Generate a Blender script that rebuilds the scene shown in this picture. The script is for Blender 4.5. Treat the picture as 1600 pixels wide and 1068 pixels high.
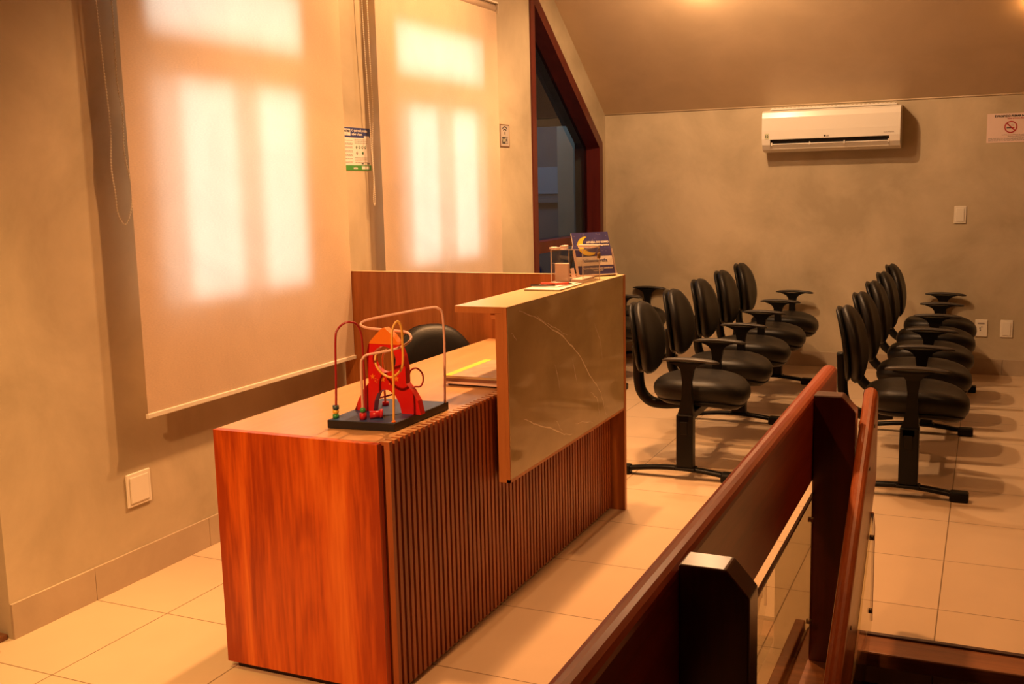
import bpy, bmesh, math, random
from mathutils import Vector, Matrix
random.seed(4)
for o in list(bpy.data.objects):
    bpy.data.objects.remove(o)
SC = bpy.context.scene
COL = SC.collection

# ------------------------------------------------------------------ camera
F_PX = 1630.565
YAW, PIT, ROL = math.radians(-24.57785147), math.radians(-8.5822448), math.radians(-1.33800609)
fwd = Vector((math.sin(YAW)*math.cos(PIT), math.cos(YAW)*math.cos(PIT), math.sin(PIT)))
rgt = fwd.cross(Vector((0, 0, 1))).normalized()
upv = rgt.cross(fwd)
r2 = rgt*math.cos(ROL) + upv*math.sin(ROL)
u2 = -rgt*math.sin(ROL) + upv*math.cos(ROL)
cam_d = bpy.data.cameras.new('camera')
cam_d.sensor_width = 36.0
cam_d.lens = F_PX/1600*36
cam_d.clip_start = 0.05
cam = bpy.data.objects.new('camera', cam_d)
COL.objects.link(cam)
m = Matrix((r2, u2, -fwd)).transposed().to_4x4()
m.translation = Vector((0, 0, 1.5))
cam.matrix_world = m
SC.camera = cam

# ------------------------------------------------------------------ world, exposure
w = bpy.data.worlds.new('world'); SC.world = w
w.use_nodes = True
w.node_tree.nodes['Background'].inputs[0].default_value = (0.55, 0.62, 0.75, 1)
w.node_tree.nodes['Background'].inputs[1].default_value = 0.3
SC.view_settings.view_transform = 'Standard'
SC.view_settings.look = 'None'
SC.view_settings.gamma = 1
SC.view_settings.use_curve_mapping = False
SC.view_settings.exposure = 0.98

# ------------------------------------------------------------------ lights
WARM = (1.0, 0.53, 0.24)
def light(name, kind, loc, power, color=WARM, size=0.05, target=None, spot=120, blend=0.6, sizey=None, spread=None):
    d = bpy.data.lights.new(name, kind)
    d.energy = power; d.color = color
    if kind in ('POINT', 'SPOT'):
        d.shadow_soft_size = size
    if kind == 'SPOT':
        d.spot_size = math.radians(spot); d.spot_blend = blend
    if kind == 'AREA':
        d.shape = 'RECTANGLE'; d.size = size; d.size_y = sizey or size
        if spread: d.spread = math.radians(spread)
    o = bpy.data.objects.new(name, d); COL.objects.link(o)
    o.location = loc
    if target is not None:
        o.rotation_euler = (Vector(target)-Vector(loc)).to_track_quat('-Z', 'Y').to_euler()
    return o
# ceiling spots of the room, among added wash, fill and glow lights
ORANGE = (1.0, 0.46, 0.17)
light('ceiling_spot_desk', 'SPOT', (-1.78, 4.3, 3.3), 190, ORANGE, size=0.05, target=(-1.85, 3.3, 0), spot=98, blend=0.8)
light('ceiling_spot_front', 'SPOT', (-1.6, 0.0, 2.9), 235, ORANGE, size=0.06, target=(-2.0, 2.5, 0.25), spot=62, blend=0.9)
light('ceiling_spot_corner', 'SPOT', (-2.5, 2.0, 3.3), 130, color=(1.0, 0.62, 0.2), size=0.04, target=(-2.66, 2.25, 0), spot=36, blend=1.0)
light('added_wall_wash', 'SPOT', (-1.75, 5.0, 3.6), 190, (1.0, 0.52, 0.22), size=0.06, target=(-3.0, 4.8, 1.5), spot=102)  # added wash to brighten the left wall, no known fitting
light('ceiling_spot_middle', 'SPOT', (-1.4, 5.5, 3.6), 85, size=0.06, target=(-1.4, 5.8, 0), spot=110)
light('ceiling_spot_back', 'SPOT', (-1.85, 6.5, 3.3), 92, (1.0, 0.58, 0.29), size=0.05, target=(-1.7, 7.6, 0), spot=130)
light('ceiling_spot_right', 'SPOT', (0.5, 3.3, 3.5), 50, ORANGE, size=0.06, target=(0.0, 4.2, 0), spot=75)
light('added_ceiling_glow', 'POINT', (-1.9, 7.36, 2.78), 2.6, size=0.03)  # point light added to make the hot spot on the ceiling
light('added_ceiling_fill', 'POINT', (-1.6, 6.6, 2.75), 19, (1.0, 0.58, 0.29), size=0.08)  # added fill to lift the sloped ceiling, no pendant hangs here
light('added_corner_glow', 'POINT', (0.24, 7.72, 2.56), 1.2, color=(1.0, 0.42, 0.12), size=0.03)  # point light added for the orange glow at the ceiling edge
# daylight arriving at the two windows behind the blinds
light('window_daylight_near', 'AREA', (-3.42, 3.63, 1.75), 9, color=(0.74, 0.88, 1.0), size=1.3, sizey=1.7, target=(-2.0, 3.63, 1.75), spread=65)
light('window_daylight_far', 'AREA', (-3.42, 5.49, 1.75), 9, color=(0.74, 0.88, 1.0), size=1.3, sizey=1.7, target=(-2.0, 5.49, 1.75), spread=65)
# cool dim light in the room beyond the slanted glass
light('next_room_light', 'POINT', (-4.6, 8.8, 2.3), 14, color=(0.55, 0.75, 1.0), size=0.15)

# ------------------------------------------------------------------ helpers
class MB:
    """collects shapes for ONE mesh; materials by slot name"""
    def __init__(s):
        s.bm = bmesh.new(); s.mats = []
    def slot(s, m):
        if m not in s.mats: s.mats.append(m)
        return s.mats.index(m)
    def _mark(s, n0, mat, smooth=False):
        s.bm.faces.ensure_lookup_table()
        k = s.slot(mat) if mat else 0
        for f in s.bm.faces[n0:]:
            f.material_index = k; f.smooth = smooth
    def box(s, a, b, mat=None, bev=0.0):
        n0 = len(s.bm.faces)
        x0, x1 = sorted((a[0], b[0])); y0, y1 = sorted((a[1], b[1])); z0, z1 = sorted((a[2], b[2]))
        t = bmesh.new()
        r = bmesh.ops.create_cube(t, size=1)
        for v in t.verts:
            v.co = Vector(((x0+x1)/2+v.co.x*(x1-x0), (y0+y1)/2+v.co.y*(y1-y0), (z0+z1)/2+v.co.z*(z1-z0)))
        if bev:
            bmesh.ops.bevel(t, geom=t.edges[:], offset=bev, segments=2, affect='EDGES', profile=0.5)
        s.merge(t); s._mark(n0, mat)
    def merge(s, t):
        mp = {}
        for v in t.verts: mp[v] = s.bm.verts.new(v.co)
        for f in t.faces:
            try: s.bm.faces.new([mp[v] for v in f.verts])
            except ValueError: pass
        t.free()
    def prism(s, pts, axis, a, b, mat=None, bev=0.0, smooth=False, hole=None):
        """pts: 2D outline; axis: 'x' -> (y,z) pts, 'y' -> (x,z), 'z' -> (x,y)"""
        n0 = len(s.bm.faces)
        def P(p, w):
            return {'x': (w, p[0], p[1]), 'y': (p[0], w, p[1]), 'z': (p[0], p[1], w)}[axis]
        t = bmesh.new()
        va = [t.verts.new(P(p, a)) for p in pts]; vb = [t.verts.new(P(p, b)) for p in pts]
        n = len(pts)
        if hole is None:
            t.faces.new(va); t.faces.new(vb[::-1])
        else:
            ha = [t.verts.new(P(p, a)) for p in hole]; hb = [t.verts.new(P(p, b)) for p in hole]
            k = len(hole)
            for i in range(k):
                t.faces.new((ha[i], ha[(i+1) % k], hb[(i+1) % k], hb[i]))
            for vs, hs in ((va, ha), (vb, hb)):
                es = []
                for lst in (vs, hs):
                    for i in range(len(lst)):
                        e = t.edges.get((lst[i], lst[(i+1) % len(lst)])) or t.edges.new((lst[i], lst[(i+1) % len(lst)]))
                        es.append(e)
                bmesh.ops.triangle_fill(t, edges=es, use_beauty=True)
        for i in range(n):
            t.faces.new((va[i], vb[i], vb[(i+1) % n], va[(i+1) % n]))
        bmesh.ops.recalc_face_normals(t, faces=t.faces[:])
        if bev:
            es = [e for e in t.edges if len(e.link_faces) == 2 and e.calc_face_angle(0) > 0.5]
            bmesh.ops.bevel(t, geom=es, offset=bev, segments=2, affect='EDGES', profile=0.5)
        s.merge(t); s._mark(n0, mat, smooth)
    def loft(s, rings, mat=None, smooth=True, cap=True):
        n0 = len(s.bm.faces)
        R = [[s.bm.verts.new(p) for p in ring] for ring in rings]
        n = len(R[0])
        for a, b in zip(R, R[1:]):
            for i in range(n):
                s.bm.faces.new((a[i], a[(i+1) % n], b[(i+1) % n], b[i]))
        if cap:
            s.bm.faces.new(R[0][::-1]); s.bm.faces.new(R[-1])
        s._mark(n0, mat, smooth)
    def tube(s, pts, r, mat=None, seg=8, smooth=True, ry=None, up=Vector((0, 0, 1)), rad=None):
        """round (or elliptic) tube along points"""
        pts = [Vector(p) for p in pts]
        rings = []
        prev = None
        for i, p in enumerate(pts):
            d = (pts[min(i+1, len(pts)-1)]-pts[max(i-1, 0)]).normalized()
            if prev is None:
                ref = up if abs(d.dot(up)) < 0.95 else Vector((0, 1, 0))
                a = d.cross(ref).normalized()
            else:
                a = (prev - d*prev.dot(d)).normalized()
            prev = a
            b = d.cross(a)
            rr = rad[i] if rad else r
            k = (ry/r) if ry else 1
            rings.append([p + a*rr*math.cos(2*math.pi*j/seg) + b*rr*k*math.sin(2*math.pi*j/seg) for j in range(seg)])
        s.loft(rings, mat, smooth)
    def cyl(s, a, b, r, mat=None, seg=16, r2=None, smooth=True):
        s.tube([a, b], r, mat, seg, smooth, rad=[r, r2 if r2 is not None else r])
    def ball(s, c, r, mat=None, seg=12, sz=1.0):
        rings = []
        for i in range(1, 8):
            t = math.pi*i/8
            rings.append([Vector(c)+Vector((r*math.sin(t)*math.cos(2*math.pi*j/seg), r*math.sin(t)*math.sin(2*math.pi*j/seg), -r*sz*math.cos(t))) for j in range(seg)])
        s.loft(rings, mat)
    def build(s, name, parent=None, mat=None, origin=(0, 0, 0), sharp=None):
        me = bpy.data.meshes.new(name)
        bmesh.ops.recalc_face_normals(s.bm, faces=s.bm.faces[:])
        og = Vector(origin)
        for v in s.bm.verts: v.co -= og
        s.bm.to_mesh(me); s.bm.free()
        for mm in (s.mats or [mat]):
            me.materials.append(mm)
        o = bpy.data.objects.new(name, me); COL.objects.link(o)
        if parent is not None: o.parent = parent
        else: o.location = og
        return o

def catmull(pts, n=6):
    P = [Vector(p) for p in pts]; out = []
    for i in range(len(P)-1):
        p0, p1, p2, p3 = P[max(i-1, 0)], P[i], P[i+1], P[min(i+2, len(P)-1)]
        for k in range(n):
            t = k/n
            out.append(0.5*((2*p1)+(-p0+p2)*t+(2*p0-5*p1+4*p2-p3)*t*t+(-p0+3*p1-3*p2+p3)*t**3))
    out.append(P[-1]); return out

def tag(o, label, cat, group=None):
    o['label'] = label; o['category'] = cat
    if group: o['group'] = group
    return o
def thing(name, label, cat, loc=(0, 0, 0), rotz=0, group=None):
    o = bpy.data.objects.new(name, None); COL.objects.link(o)
    o.empty_display_size = 0.1
    o.location = loc; o.rotation_euler = (0, 0, rotz)
    return tag(o, label, cat, group)
def struct(o):
    o['kind'] = 'structure'; return o

def text_mesh(name, body, size, mat, mtx, parent=None, bold=0.0, align='LEFT', depth=0.0004, sx=1.0, font=None):
    c = bpy.data.curves.new(name, 'FONT'); c.body = body; c.size = size
    c.align_x = align; c.extrude = depth; c.offset = bold
    if sx != 1.0: c.space_character = 1.0
    t = bpy.data.objects.new(name+'_tmp', c); COL.objects.link(t)
    dg = bpy.context.evaluated_depsgraph_get()
    me = bpy.data.meshes.new_from_object(t.evaluated_get(dg))
    bpy.data.objects.remove(t)
    me.transform(Matrix.Diagonal((sx, 1, 1, 1)))
    me.transform(mtx)
    me.materials.clear(); me.materials.append(mat)
    o = bpy.data.objects.new(name, me); COL.objects.link(o)
    if parent: o.parent = parent
    return o
def frame_mtx(origin, right, up):
    r = Vector(right).normalized(); u = Vector(up).normalized(); n = r.cross(u)
    M = Matrix((r, u, n)).transposed().to_4x4(); M.translation = Vector(origin); return M

# ------------------------------------------------------------------ materials
def new_mat(name):
    m = bpy.data.materials.new(name); m.use_nodes = True
    nt = m.node_tree; b = nt.nodes['Principled BSDF']; return m, nt, b
def plain(name, col, rough=0.5, metal=0.0, noise=0.06, nscale=30, bump=0.0, spec=0.5, coat=0.0):
    m, nt, b = new_mat(name)
    tc = nt.nodes.new('ShaderNodeTexCoord')
    n = nt.nodes.new('ShaderNodeTexNoise'); n.inputs['Scale'].default_value = nscale; n.inputs['Detail'].default_value = 4
    nt.links.new(tc.outputs['Object'], n.inputs['Vector'])
    r = nt.nodes.new('ShaderNodeMapRange'); r.inputs['To Min'].default_value = 1-noise; r.inputs['To Max'].default_value = 1+noise
    nt.links.new(n.outputs['Fac'], r.inputs['Value'])
    mx = nt.nodes.new('ShaderNodeVectorMath'); mx.operation = 'SCALE'; mx.inputs[0].default_value = col[:3]
    nt.links.new(r.outputs['Result'], mx.inputs['Scale'])
    nt.links.new(mx.outputs['Vector'], b.inputs['Base Color'])
    b.inputs['Roughness'].default_value = rough; b.inputs['Metallic'].default_value = metal
    b.inputs['Specular IOR Level'].default_value = spec
    if coat:
        b.inputs['Coat Weight'].default_value = coat; b.inputs['Coat Roughness'].default_value = 0.15
    if bump:
        bp = nt.nodes.new('ShaderNodeBump'); bp.inputs['Strength'].default_value = bump; bp.inputs['Distance'].default_value = 0.002
        nt.links.new(n.outputs['Fac'], bp.inputs['Height']); nt.links.new(bp.outputs['Normal'], b.inputs['Normal'])
    return m
def plaster(name, c1, c2, rough=0.7, scale=1.6, bump=0.22):
    m, nt, b = new_mat(name)
    tc = nt.nodes.new('ShaderNodeTexCoord')
    n = nt.nodes.new('ShaderNodeTexNoise'); n.inputs['Scale'].default_value = scale; n.inputs['Detail'].default_value = 6
    n.inputs['Roughness'].default_value = 0.6; n.inputs['Distortion'].default_value = 0.35
    nt.links.new(tc.outputs['Object'], n.inputs['Vector'])
    cr = nt.nodes.new('ShaderNodeValToRGB')
    cr.color_ramp.elements[0].position = 0.34; cr.color_ramp.elements[0].color = (*c1, 1)
    cr.color_ramp.elements[1].position = 0.66; cr.color_ramp.elements[1].color = (*c2, 1)
    nt.links.new(n.outputs['Fac'], cr.inputs['Fac']); nt.links.new(cr.outputs['Color'], b.inputs['Base Color'])
    n2 = nt.nodes.new('ShaderNodeTexNoise'); n2.inputs['Scale'].default_value = 14; n2.inputs['Detail'].default_value = 5
    nt.links.new(tc.outputs['Object'], n2.inputs['Vector'])
    bp = nt.nodes.new('ShaderNodeBump'); bp.inputs['Strength'].default_value = bump; bp.inputs['Distance'].default_value = 0.004
    nt.links.new(n2.outputs['Fac'], bp.inputs['Height']); nt.links.new(bp.outputs['Normal'], b.inputs['Normal'])
    b.inputs['Roughness'].default_value = rough
    return m
def wood(name, dark, mid, light_, axis='z', scale=9.0, rough=0.35, stretch=0.07, coat=0.0, contrast=(0.3, 0.5, 0.72)):
    m, nt, b = new_mat(name)
    tc = nt.nodes.new('ShaderNodeTexCoord')
    mp = nt.nodes.new('ShaderNodeMapping')
    sc = {'x': (stretch, 1, 1), 'y': (1, stretch, 1), 'z': (1, 1, stretch)}[axis]
    mp.inputs['Scale'].default_value = sc
    nt.links.new(tc.outputs['Object'], mp.inputs['Vector'])
    n = nt.nodes.new('ShaderNodeTexNoise'); n.inputs['Scale'].default_value = scale; n.inputs['Detail'].default_value = 5
    n.inputs['Roughness'].default_value = 0.55; n.inputs['Distortion'].default_value = 0.9
    nt.links.new(mp.outputs['Vector'], n.inputs['Vector'])
    f = nt.nodes.new('ShaderNodeTexNoise'); f.inputs['Scale'].default_value = scale*11; f.inputs['Detail'].default_value = 3
    nt.links.new(mp.outputs['Vector'], f.inputs['Vector'])
    a = nt.nodes.new('ShaderNodeMath'); a.operation = 'MULTIPLY_ADD'; a.inputs[1].default_value = 0.28
    nt.links.new(f.outputs['Fac'], a.inputs[0])
    s2 = nt.nodes.new('ShaderNodeMath'); s2.operation = 'SUBTRACT'; s2.inputs[1].default_value = 0.14
    nt.links.new(n.outputs['Fac'], s2.inputs[0]); nt.links.new(s2.outputs[0], a.inputs[2])
    cr = nt.nodes.new('ShaderNodeValToRGB'); e = cr.color_ramp.elements
    e[0].position = contrast[0]; e[0].color = (*dark, 1); e[1].position = contrast[2]; e[1].color = (*light_, 1)
    x = e.new(contrast[1]); x.color = (*mid, 1)
    nt.links.new(a.outputs[0], cr.inputs['Fac']); nt.links.new(cr.outputs['Color'], b.inputs['Base Color'])
    b.inputs['Roughness'].default_value = rough
    if coat:
        b.inputs['Coat Weight'].default_value = coat; b.inputs['Coat Roughness'].default_value = 0.2
    return m

M_WALL = plaster('warm_grey_plaster', (0.40, 0.325, 0.21), (0.58, 0.48, 0.325), rough=0.62)
M_CEIL = plaster('brown_painted_ceiling', (0.62, 0.49, 0.33), (0.68, 0.54, 0.37), rough=0.42, scale=3, bump=0.04)
M_BROWNW = plaster('brown_plaster', (0.16, 0.10, 0.06), (0.22, 0.14, 0.08))
M_BASE = plaster('taupe_skirting', (0.40, 0.31, 0.21), (0.48, 0.375, 0.26), rough=0.35, scale=3, bump=0.03)
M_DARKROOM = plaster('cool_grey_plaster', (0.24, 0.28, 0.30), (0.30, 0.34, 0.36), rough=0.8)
M_DESK = wood('reddish_walnut_laminate', (0.36, 0.045, 0.004), (0.64, 0.110, 0.008), (0.82, 0.20, 0.022), 'z', 8, rough=0.33, contrast=(0.36, 0.5, 0.66))
M_DESKTOP = wood('honey_laminate_worktop', (0.50, 0.27, 0.12), (0.57, 0.32, 0.145), (0.64, 0.38, 0.18), 'y', 7, rough=0.28)
M_SLAT = wood('slat_wood', (0.25, 0.065, 0.018), (0.35, 0.10, 0.028), (0.45, 0.14, 0.042), 'z', 14, rough=0.4)
M_GAP = plain('dark_brown_backing', (0.035, 0.012, 0.008), 0.7)
M_PANEL = wood('walnut_partition', (0.26, 0.078, 0.014), (0.38, 0.12, 0.022), (0.50, 0.175, 0.04), 'z', 12, rough=0.38)
M_LEDGE = plain('sand_ledge_top', (0.66, 0.50, 0.28), 0.25, noise=0.04, nscale=8)
M_EDGE = wood('orange_wood_edging', (0.42, 0.15, 0.04), (0.5, 0.19, 0.055), (0.6, 0.25, 0.08), 'z', 9, rough=0.35)
M_STONE = plaster('polished_taupe_stone', (0.46, 0.37, 0.20), (0.58, 0.47, 0.26), rough=0.06, scale=3.2, bump=0.0)
M_STONE.node_tree.nodes['Principled BSDF'].inputs['Specular IOR Level'].default_value = 0.9
M_VEIN = plain('pale_stone_vein', (0.98, 0.88, 0.66), 0.15)
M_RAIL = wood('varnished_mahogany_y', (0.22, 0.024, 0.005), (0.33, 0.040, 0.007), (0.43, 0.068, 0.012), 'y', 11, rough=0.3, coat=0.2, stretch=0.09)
M_RAIL.node_tree.nodes['Principled BSDF'].inputs['Specular IOR Level'].default_value = 0.35
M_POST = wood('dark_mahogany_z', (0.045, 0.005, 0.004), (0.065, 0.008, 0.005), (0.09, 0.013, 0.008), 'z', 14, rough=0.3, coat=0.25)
M_HAND = wood('red_varnished_wood', (0.32, 0.065, 0.016), (0.46, 0.105, 0.026), (0.58, 0.155, 0.04), 'y', 10, rough=0.28, coat=0.2, stretch=0.12)
M_TRIM = wood('stair_edge_wood', (0.13, 0.045, 0.02), (0.20, 0.075, 0.03), (0.28, 0.11, 0.045), 'x', 14, rough=0.35)
M_STAIR = wood('dark_stair_wood', (0.04, 0.016, 0.010), (0.06, 0.024, 0.014), (0.08, 0.034, 0.02), 'x', 14, rough=0.5)
M_FRAME = wood('dark_red_wood_frame', (0.06, 0.006, 0.005), (0.09, 0.010, 0.007), (0.12, 0.016, 0.010), 'z', 14, rough=0.35)
M_LEATHER = plain('black_leatherette', (0.006, 0.005, 0.004), 0.45, noise=0.25, nscale=160, bump=0.2, spec=0.3)
M_BLACK = plain('black_plastic', (0.006, 0.0055, 0.005), 0.38, noise=0.1, spec=0.2)
M_ARM = plain('sheen_black_armrest', (0.022, 0.018, 0.015), 0.5, noise=0.1, spec=0.6)  # base colour lifted to mimic the sheen on the armrest tops
M_BLACKM = plain('black_painted_steel', (0.004, 0.004, 0.004), 0.35, noise=0.1, spec=0.2)
M_SHELL = plain('black_moulded_shell', (0.007, 0.0065, 0.006), 0.35, noise=0.1, spec=0.2)
M_WHITE = plain('white_plastic', (0.80, 0.76, 0.68), 0.22, noise=0.01)
M_WHITE2 = plain('cream_plate_plastic', (0.78, 0.72, 0.60), 0.35, noise=0.01)
M_PAPER = plain('white_paper', (0.82, 0.78, 0.72), 0.7, noise=0.02)
M_PAPERP = plain('pinkish_paper', (0.80, 0.62, 0.55), 0.7, noise=0.03)
M_INK = plain('black_ink', (0.02, 0.018, 0.02), 0.6)
M_GREYINK = plain('grey_ink', (0.32, 0.28, 0.25), 0.7)
M_NAVY = plain('navy_print', (0.03, 0.045, 0.20), 0.5)
M_NIGHT = plain('night_sky_print', (0.055, 0.05, 0.20), 0.35, noise=0.35, nscale=25)
M_GREEN = plain('green_print', (0.06, 0.30, 0.05), 0.5)
M_DGREEN = plain('dark_green_print', (0.03, 0.13, 0.04), 0.5)
M_YELLOW = plain('yellow_print', (0.85, 0.62, 0.05), 0.45)
M_REDP = plain('red_print', (0.42, 0.012, 0.02), 0.5)
M_TOYRED = plain('red_toy_paint', (0.62, 0.012, 0.010), 0.3, noise=0.03, coat=0.3)
M_TOYORG = plain('orange_toy_paint', (0.85, 0.22, 0.02), 0.3, noise=0.03)
M_TOYBASE = plain('navy_toy_paint', (0.018, 0.065, 0.21), 0.42, noise=0.1)
M_TOYBLK = plain('black_toy_edge', (0.012, 0.012, 0.014), 0.4)
M_WPINK = plain('pink_coated_wire', (0.78, 0.50, 0.40), 0.3)
M_WYEL = plain('yellow_coated_wire', (0.85, 0.48, 0.09), 0.3)
M_WRED = plain('dark_red_coated_wire', (0.36, 0.015, 0.02), 0.3)
M_BEADG = plain('green_bead', (0.05, 0.32, 0.10), 0.3)
M_BEADY = plain('yellow_bead', (0.85, 0.52, 0.05), 0.3)
M_BEADB = plain('slate_blue_bead', (0.06, 0.11, 0.12), 0.35)
M_BEADR = plain('red_bead', (0.55, 0.02, 0.03), 0.3)
M_BRASS = plain('brass', (0.55, 0.34, 0.12), 0.3, metal=0.9)
M_STEEL = plain('bolt_steel', (0.25, 0.18, 0.12), 0.35, metal=0.8)
M_SLATEB = plain('blue_grey_panel', (0.45, 0.62, 0.72), 0.5)
M_BLUE = plain('blue_chair_fabric', (0.02, 0.12, 0.28), 0.6)
M_ALU = plain('cream_aluminium_rail', (0.74, 0.68, 0.56), 0.35)
M_BEADCH = plain('cream_bead_chain', (0.95, 0.88, 0.72), 0.4)

def glass_mat(name, tint=(1, 1, 1), refl=0.08, rough=0.0):
    m = bpy.data.materials.new(name); m.use_nodes = True; nt = m.node_tree
    nt.nodes.clear()
    out = nt.nodes.new('ShaderNodeOutputMaterial'); mix = nt.nodes.new('ShaderNodeMixShader')
    t = nt.nodes.new('ShaderNodeBsdfTransparent'); t.inputs[0].default_value = (*tint, 1)
    g = nt.nodes.new('ShaderNodeBsdfGlossy'); g.inputs['Roughness'].default_value = rough; g.inputs[0].default_value = (1, 1, 1, 1)
    fr = nt.nodes.new('ShaderNodeFresnel'); fr.inputs[0].default_value = 1.45
    ad = nt.nodes.new('ShaderNodeMath'); ad.operation = 'MULTIPLY'; ad.inputs[1].default_value = refl/0.04
    nt.links.new(fr.outputs[0], ad.inputs[0]); ad.use_clamp = True
    ge = nt.nodes.new('ShaderNodeNewGeometry'); inv = nt.nodes.new('ShaderNodeMath'); inv.operation = 'SUBTRACT'; inv.inputs[0].default_value = 1.0
    nt.links.new(ge.outputs['Backfacing'], inv.inputs[1])
    m2 = nt.nodes.new('ShaderNodeMath'); m2.operation = 'MULTIPLY'
    nt.links.new(ad.outputs[0], m2.inputs[0]); nt.links.new(inv.outputs[0], m2.inputs[1])
    nt.links.new(m2.outputs[0], mix.inputs[0]); nt.links.new(t.outputs[0], mix.inputs[1]); nt.links.new(g.outputs[0], mix.inputs[2])
    nt.links.new(mix.outputs[0], out.inputs[0])
    return m
M_GLASS = glass_mat('clear_window_glass', (0.95, 0.97, 0.97), 0.04)
M_RGLASS = glass_mat('tinted_railing_glass', (0.80, 0.78, 0.68), 0.04)
M_DGLASS = glass_mat('smoked_glass', (0.55, 0.60, 0.62), 0.035)
M_ACRYL = glass_mat('clear_acrylic', (0.93, 0.91, 0.89), 0.05, 0.02)
M_ACRYLE = plain('acrylic_edge', (0.80, 0.66, 0.58), 0.15)
M_GEDGE = plain('dark_glass_edge', (0.05, 0.045, 0.03), 0.2)

def blind_fabric():
    m = bpy.data.materials.new('cream_blind_fabric'); m.use_nodes = True; nt = m.node_tree
    nt.nodes.clear()
    out = nt.nodes.new('ShaderNodeOutputMaterial')
    tc = nt.nodes.new('ShaderNodeTexCoord')
    n = nt.nodes.new('ShaderNodeTexNoise'); n.inputs['Scale'].default_value = 2.5; n.inputs['Detail'].default_value = 8; n.inputs['Distortion'].default_value = 1.2
    mp = nt.nodes.new('ShaderNodeMapping'); mp.inputs['Scale'].default_value = (1, 40, 160)
    n2 = nt.nodes.new('ShaderNodeTexNoise'); n2.inputs['Scale'].default_value = 2.0; n2.inputs['Detail'].default_value = 3
    nt.links.new(tc.outputs['Object'], n.inputs['Vector'])
    nt.links.new(tc.outputs['Object'], mp.inputs['Vector']); nt.links.new(mp.outputs['Vector'], n2.inputs['Vector'])
    ad = nt.nodes.new('ShaderNodeMath'); ad.operation = 'ADD'
    nt.links.new(n.outputs['Fac'], ad.inputs[0]); nt.links.new(n2.outputs['Fac'], ad.inputs[1])
    mr = nt.nodes.new('ShaderNodeMapRange'); mr.inputs['From Min'].default_value = 0.6; mr.inputs['From Max'].default_value = 1.4
    mr.inputs['To Min'].default_value = 0.88; mr.inputs['To Max'].default_value = 1.08
    nt.links.new(ad.outputs[0], mr.inputs['Value'])
    def col(c):
        v = nt.nodes.new('ShaderNodeVectorMath'); v.operation = 'SCALE'; v.inputs[0].default_value = c
        nt.links.new(mr.outputs['Result'], v.inputs['Scale']); return v
    d = nt.nodes.new('ShaderNodeBsdfDiffuse'); nt.links.new(col((0.78, 0.61, 0.45)).outputs[0], d.inputs[0])
    t = nt.nodes.new('ShaderNodeBsdfTranslucent'); nt.links.new(col((0.85, 0.72, 0.55)).outputs[0], t.inputs[0])
    mix = nt.nodes.new('ShaderNodeMixShader'); mix.inputs[0].default_value = 0.35
    nt.links.new(d.outputs[0], mix.inputs[1]); nt.links.new(t.outputs[0], mix.inputs[2])
    nt.links.new(mix.outputs[0], out.inputs[0])
    return m
M_BLIND = blind_fabric()

def floor_mat():
    m, nt, b = new_mat('cream_porcelain_tiles')
    tc = nt.nodes.new('ShaderNodeTexCoord')
    mp = nt.nodes.new('ShaderNodeMapping'); mp.inputs['Location'].default_value = (0.106+0.507*20, -2.216+0.512*20, 0)
    nt.links.new(tc.outputs['Object'], mp.inputs['Vector'])
    br = nt.nodes.new('ShaderNodeTexBrick'); br.offset = 0; br.squash = 1
    br.inputs['Scale'].default_value = 1; br.inputs['Brick Width'].default_value = 0.507; br.inputs['Row Height'].default_value = 0.512
    br.inputs['Mortar Size'].default_value = 0.0022; br.inputs['Mortar Smooth'].default_value = 0.1; br.inputs['Bias'].default_value = 0
    br.inputs['Color1'].default_value = (0.57, 0.42, 0.27, 1); br.inputs['Color2'].default_value = (0.60, 0.445, 0.29, 1)
    br.inputs['Mortar'].default_value = (0.20, 0.13, 0.07, 1)
    nt.links.new(mp.outputs['Vector'], br.inputs['Vector'])
    n = nt.nodes.new('ShaderNodeTexNoise'); n.inputs['Scale'].default_value = 5; n.inputs['Detail'].default_value = 5
    nt.links.new(tc.outputs['Object'], n.inputs['Vector'])
    mr = nt.nodes.new('ShaderNodeMapRange'); mr.inputs['To Min'].default_value = 0.94; mr.inputs['To Max'].default_value = 1.06
    nt.links.new(n.outputs['Fac'], mr.inputs['Value'])
    v = nt.nodes.new('ShaderNodeVectorMath'); v.operation = 'SCALE'
    nt.links.new(br.outputs['Color'], v.inputs[0]); nt.links.new(mr.outputs['Result'], v.inputs['Scale'])
    nt.links.new(v.outputs[0], b.inputs['Base Color'])
    b.inputs['Roughness'].default_value = 0.32
    bp = nt.nodes.new('ShaderNodeBump'); bp.inputs['Strength'].default_value = 0.3; bp.inputs['Distance'].default_value = 0.002; bp.invert = True
    nt.links.new(br.outputs['Fac'], bp.inputs['Height']); nt.links.new(bp.outputs['Normal'], b.inputs['Normal'])
    return m
M_FLOOR = floor_mat()

# ------------------------------------------------------------------ setting
WX = -2.985          # left wall plane
YB = 8.52            # back wall plane
def zc(y): return min(2.06+0.70*(YB-y), 3.75)
Y_FLAT = YB-(3.75-2.06)/0.70
HX0, HX1, HY = -0.50, 1.05, 3.44       # stairwell opening
mb = MB()
for (x0, x1, y0, y1) in ((-3.7, HX0, -2.0, YB), (HX0, HX1, HY, YB), (HX1, 3.2, -2.0, YB), (HX0, HX1, -2.0, -1.2)):
    mb.box((x0, y0, -0.16), (x1, y1, 0), M_FLOOR)
struct(mb.build('floor'))
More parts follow.
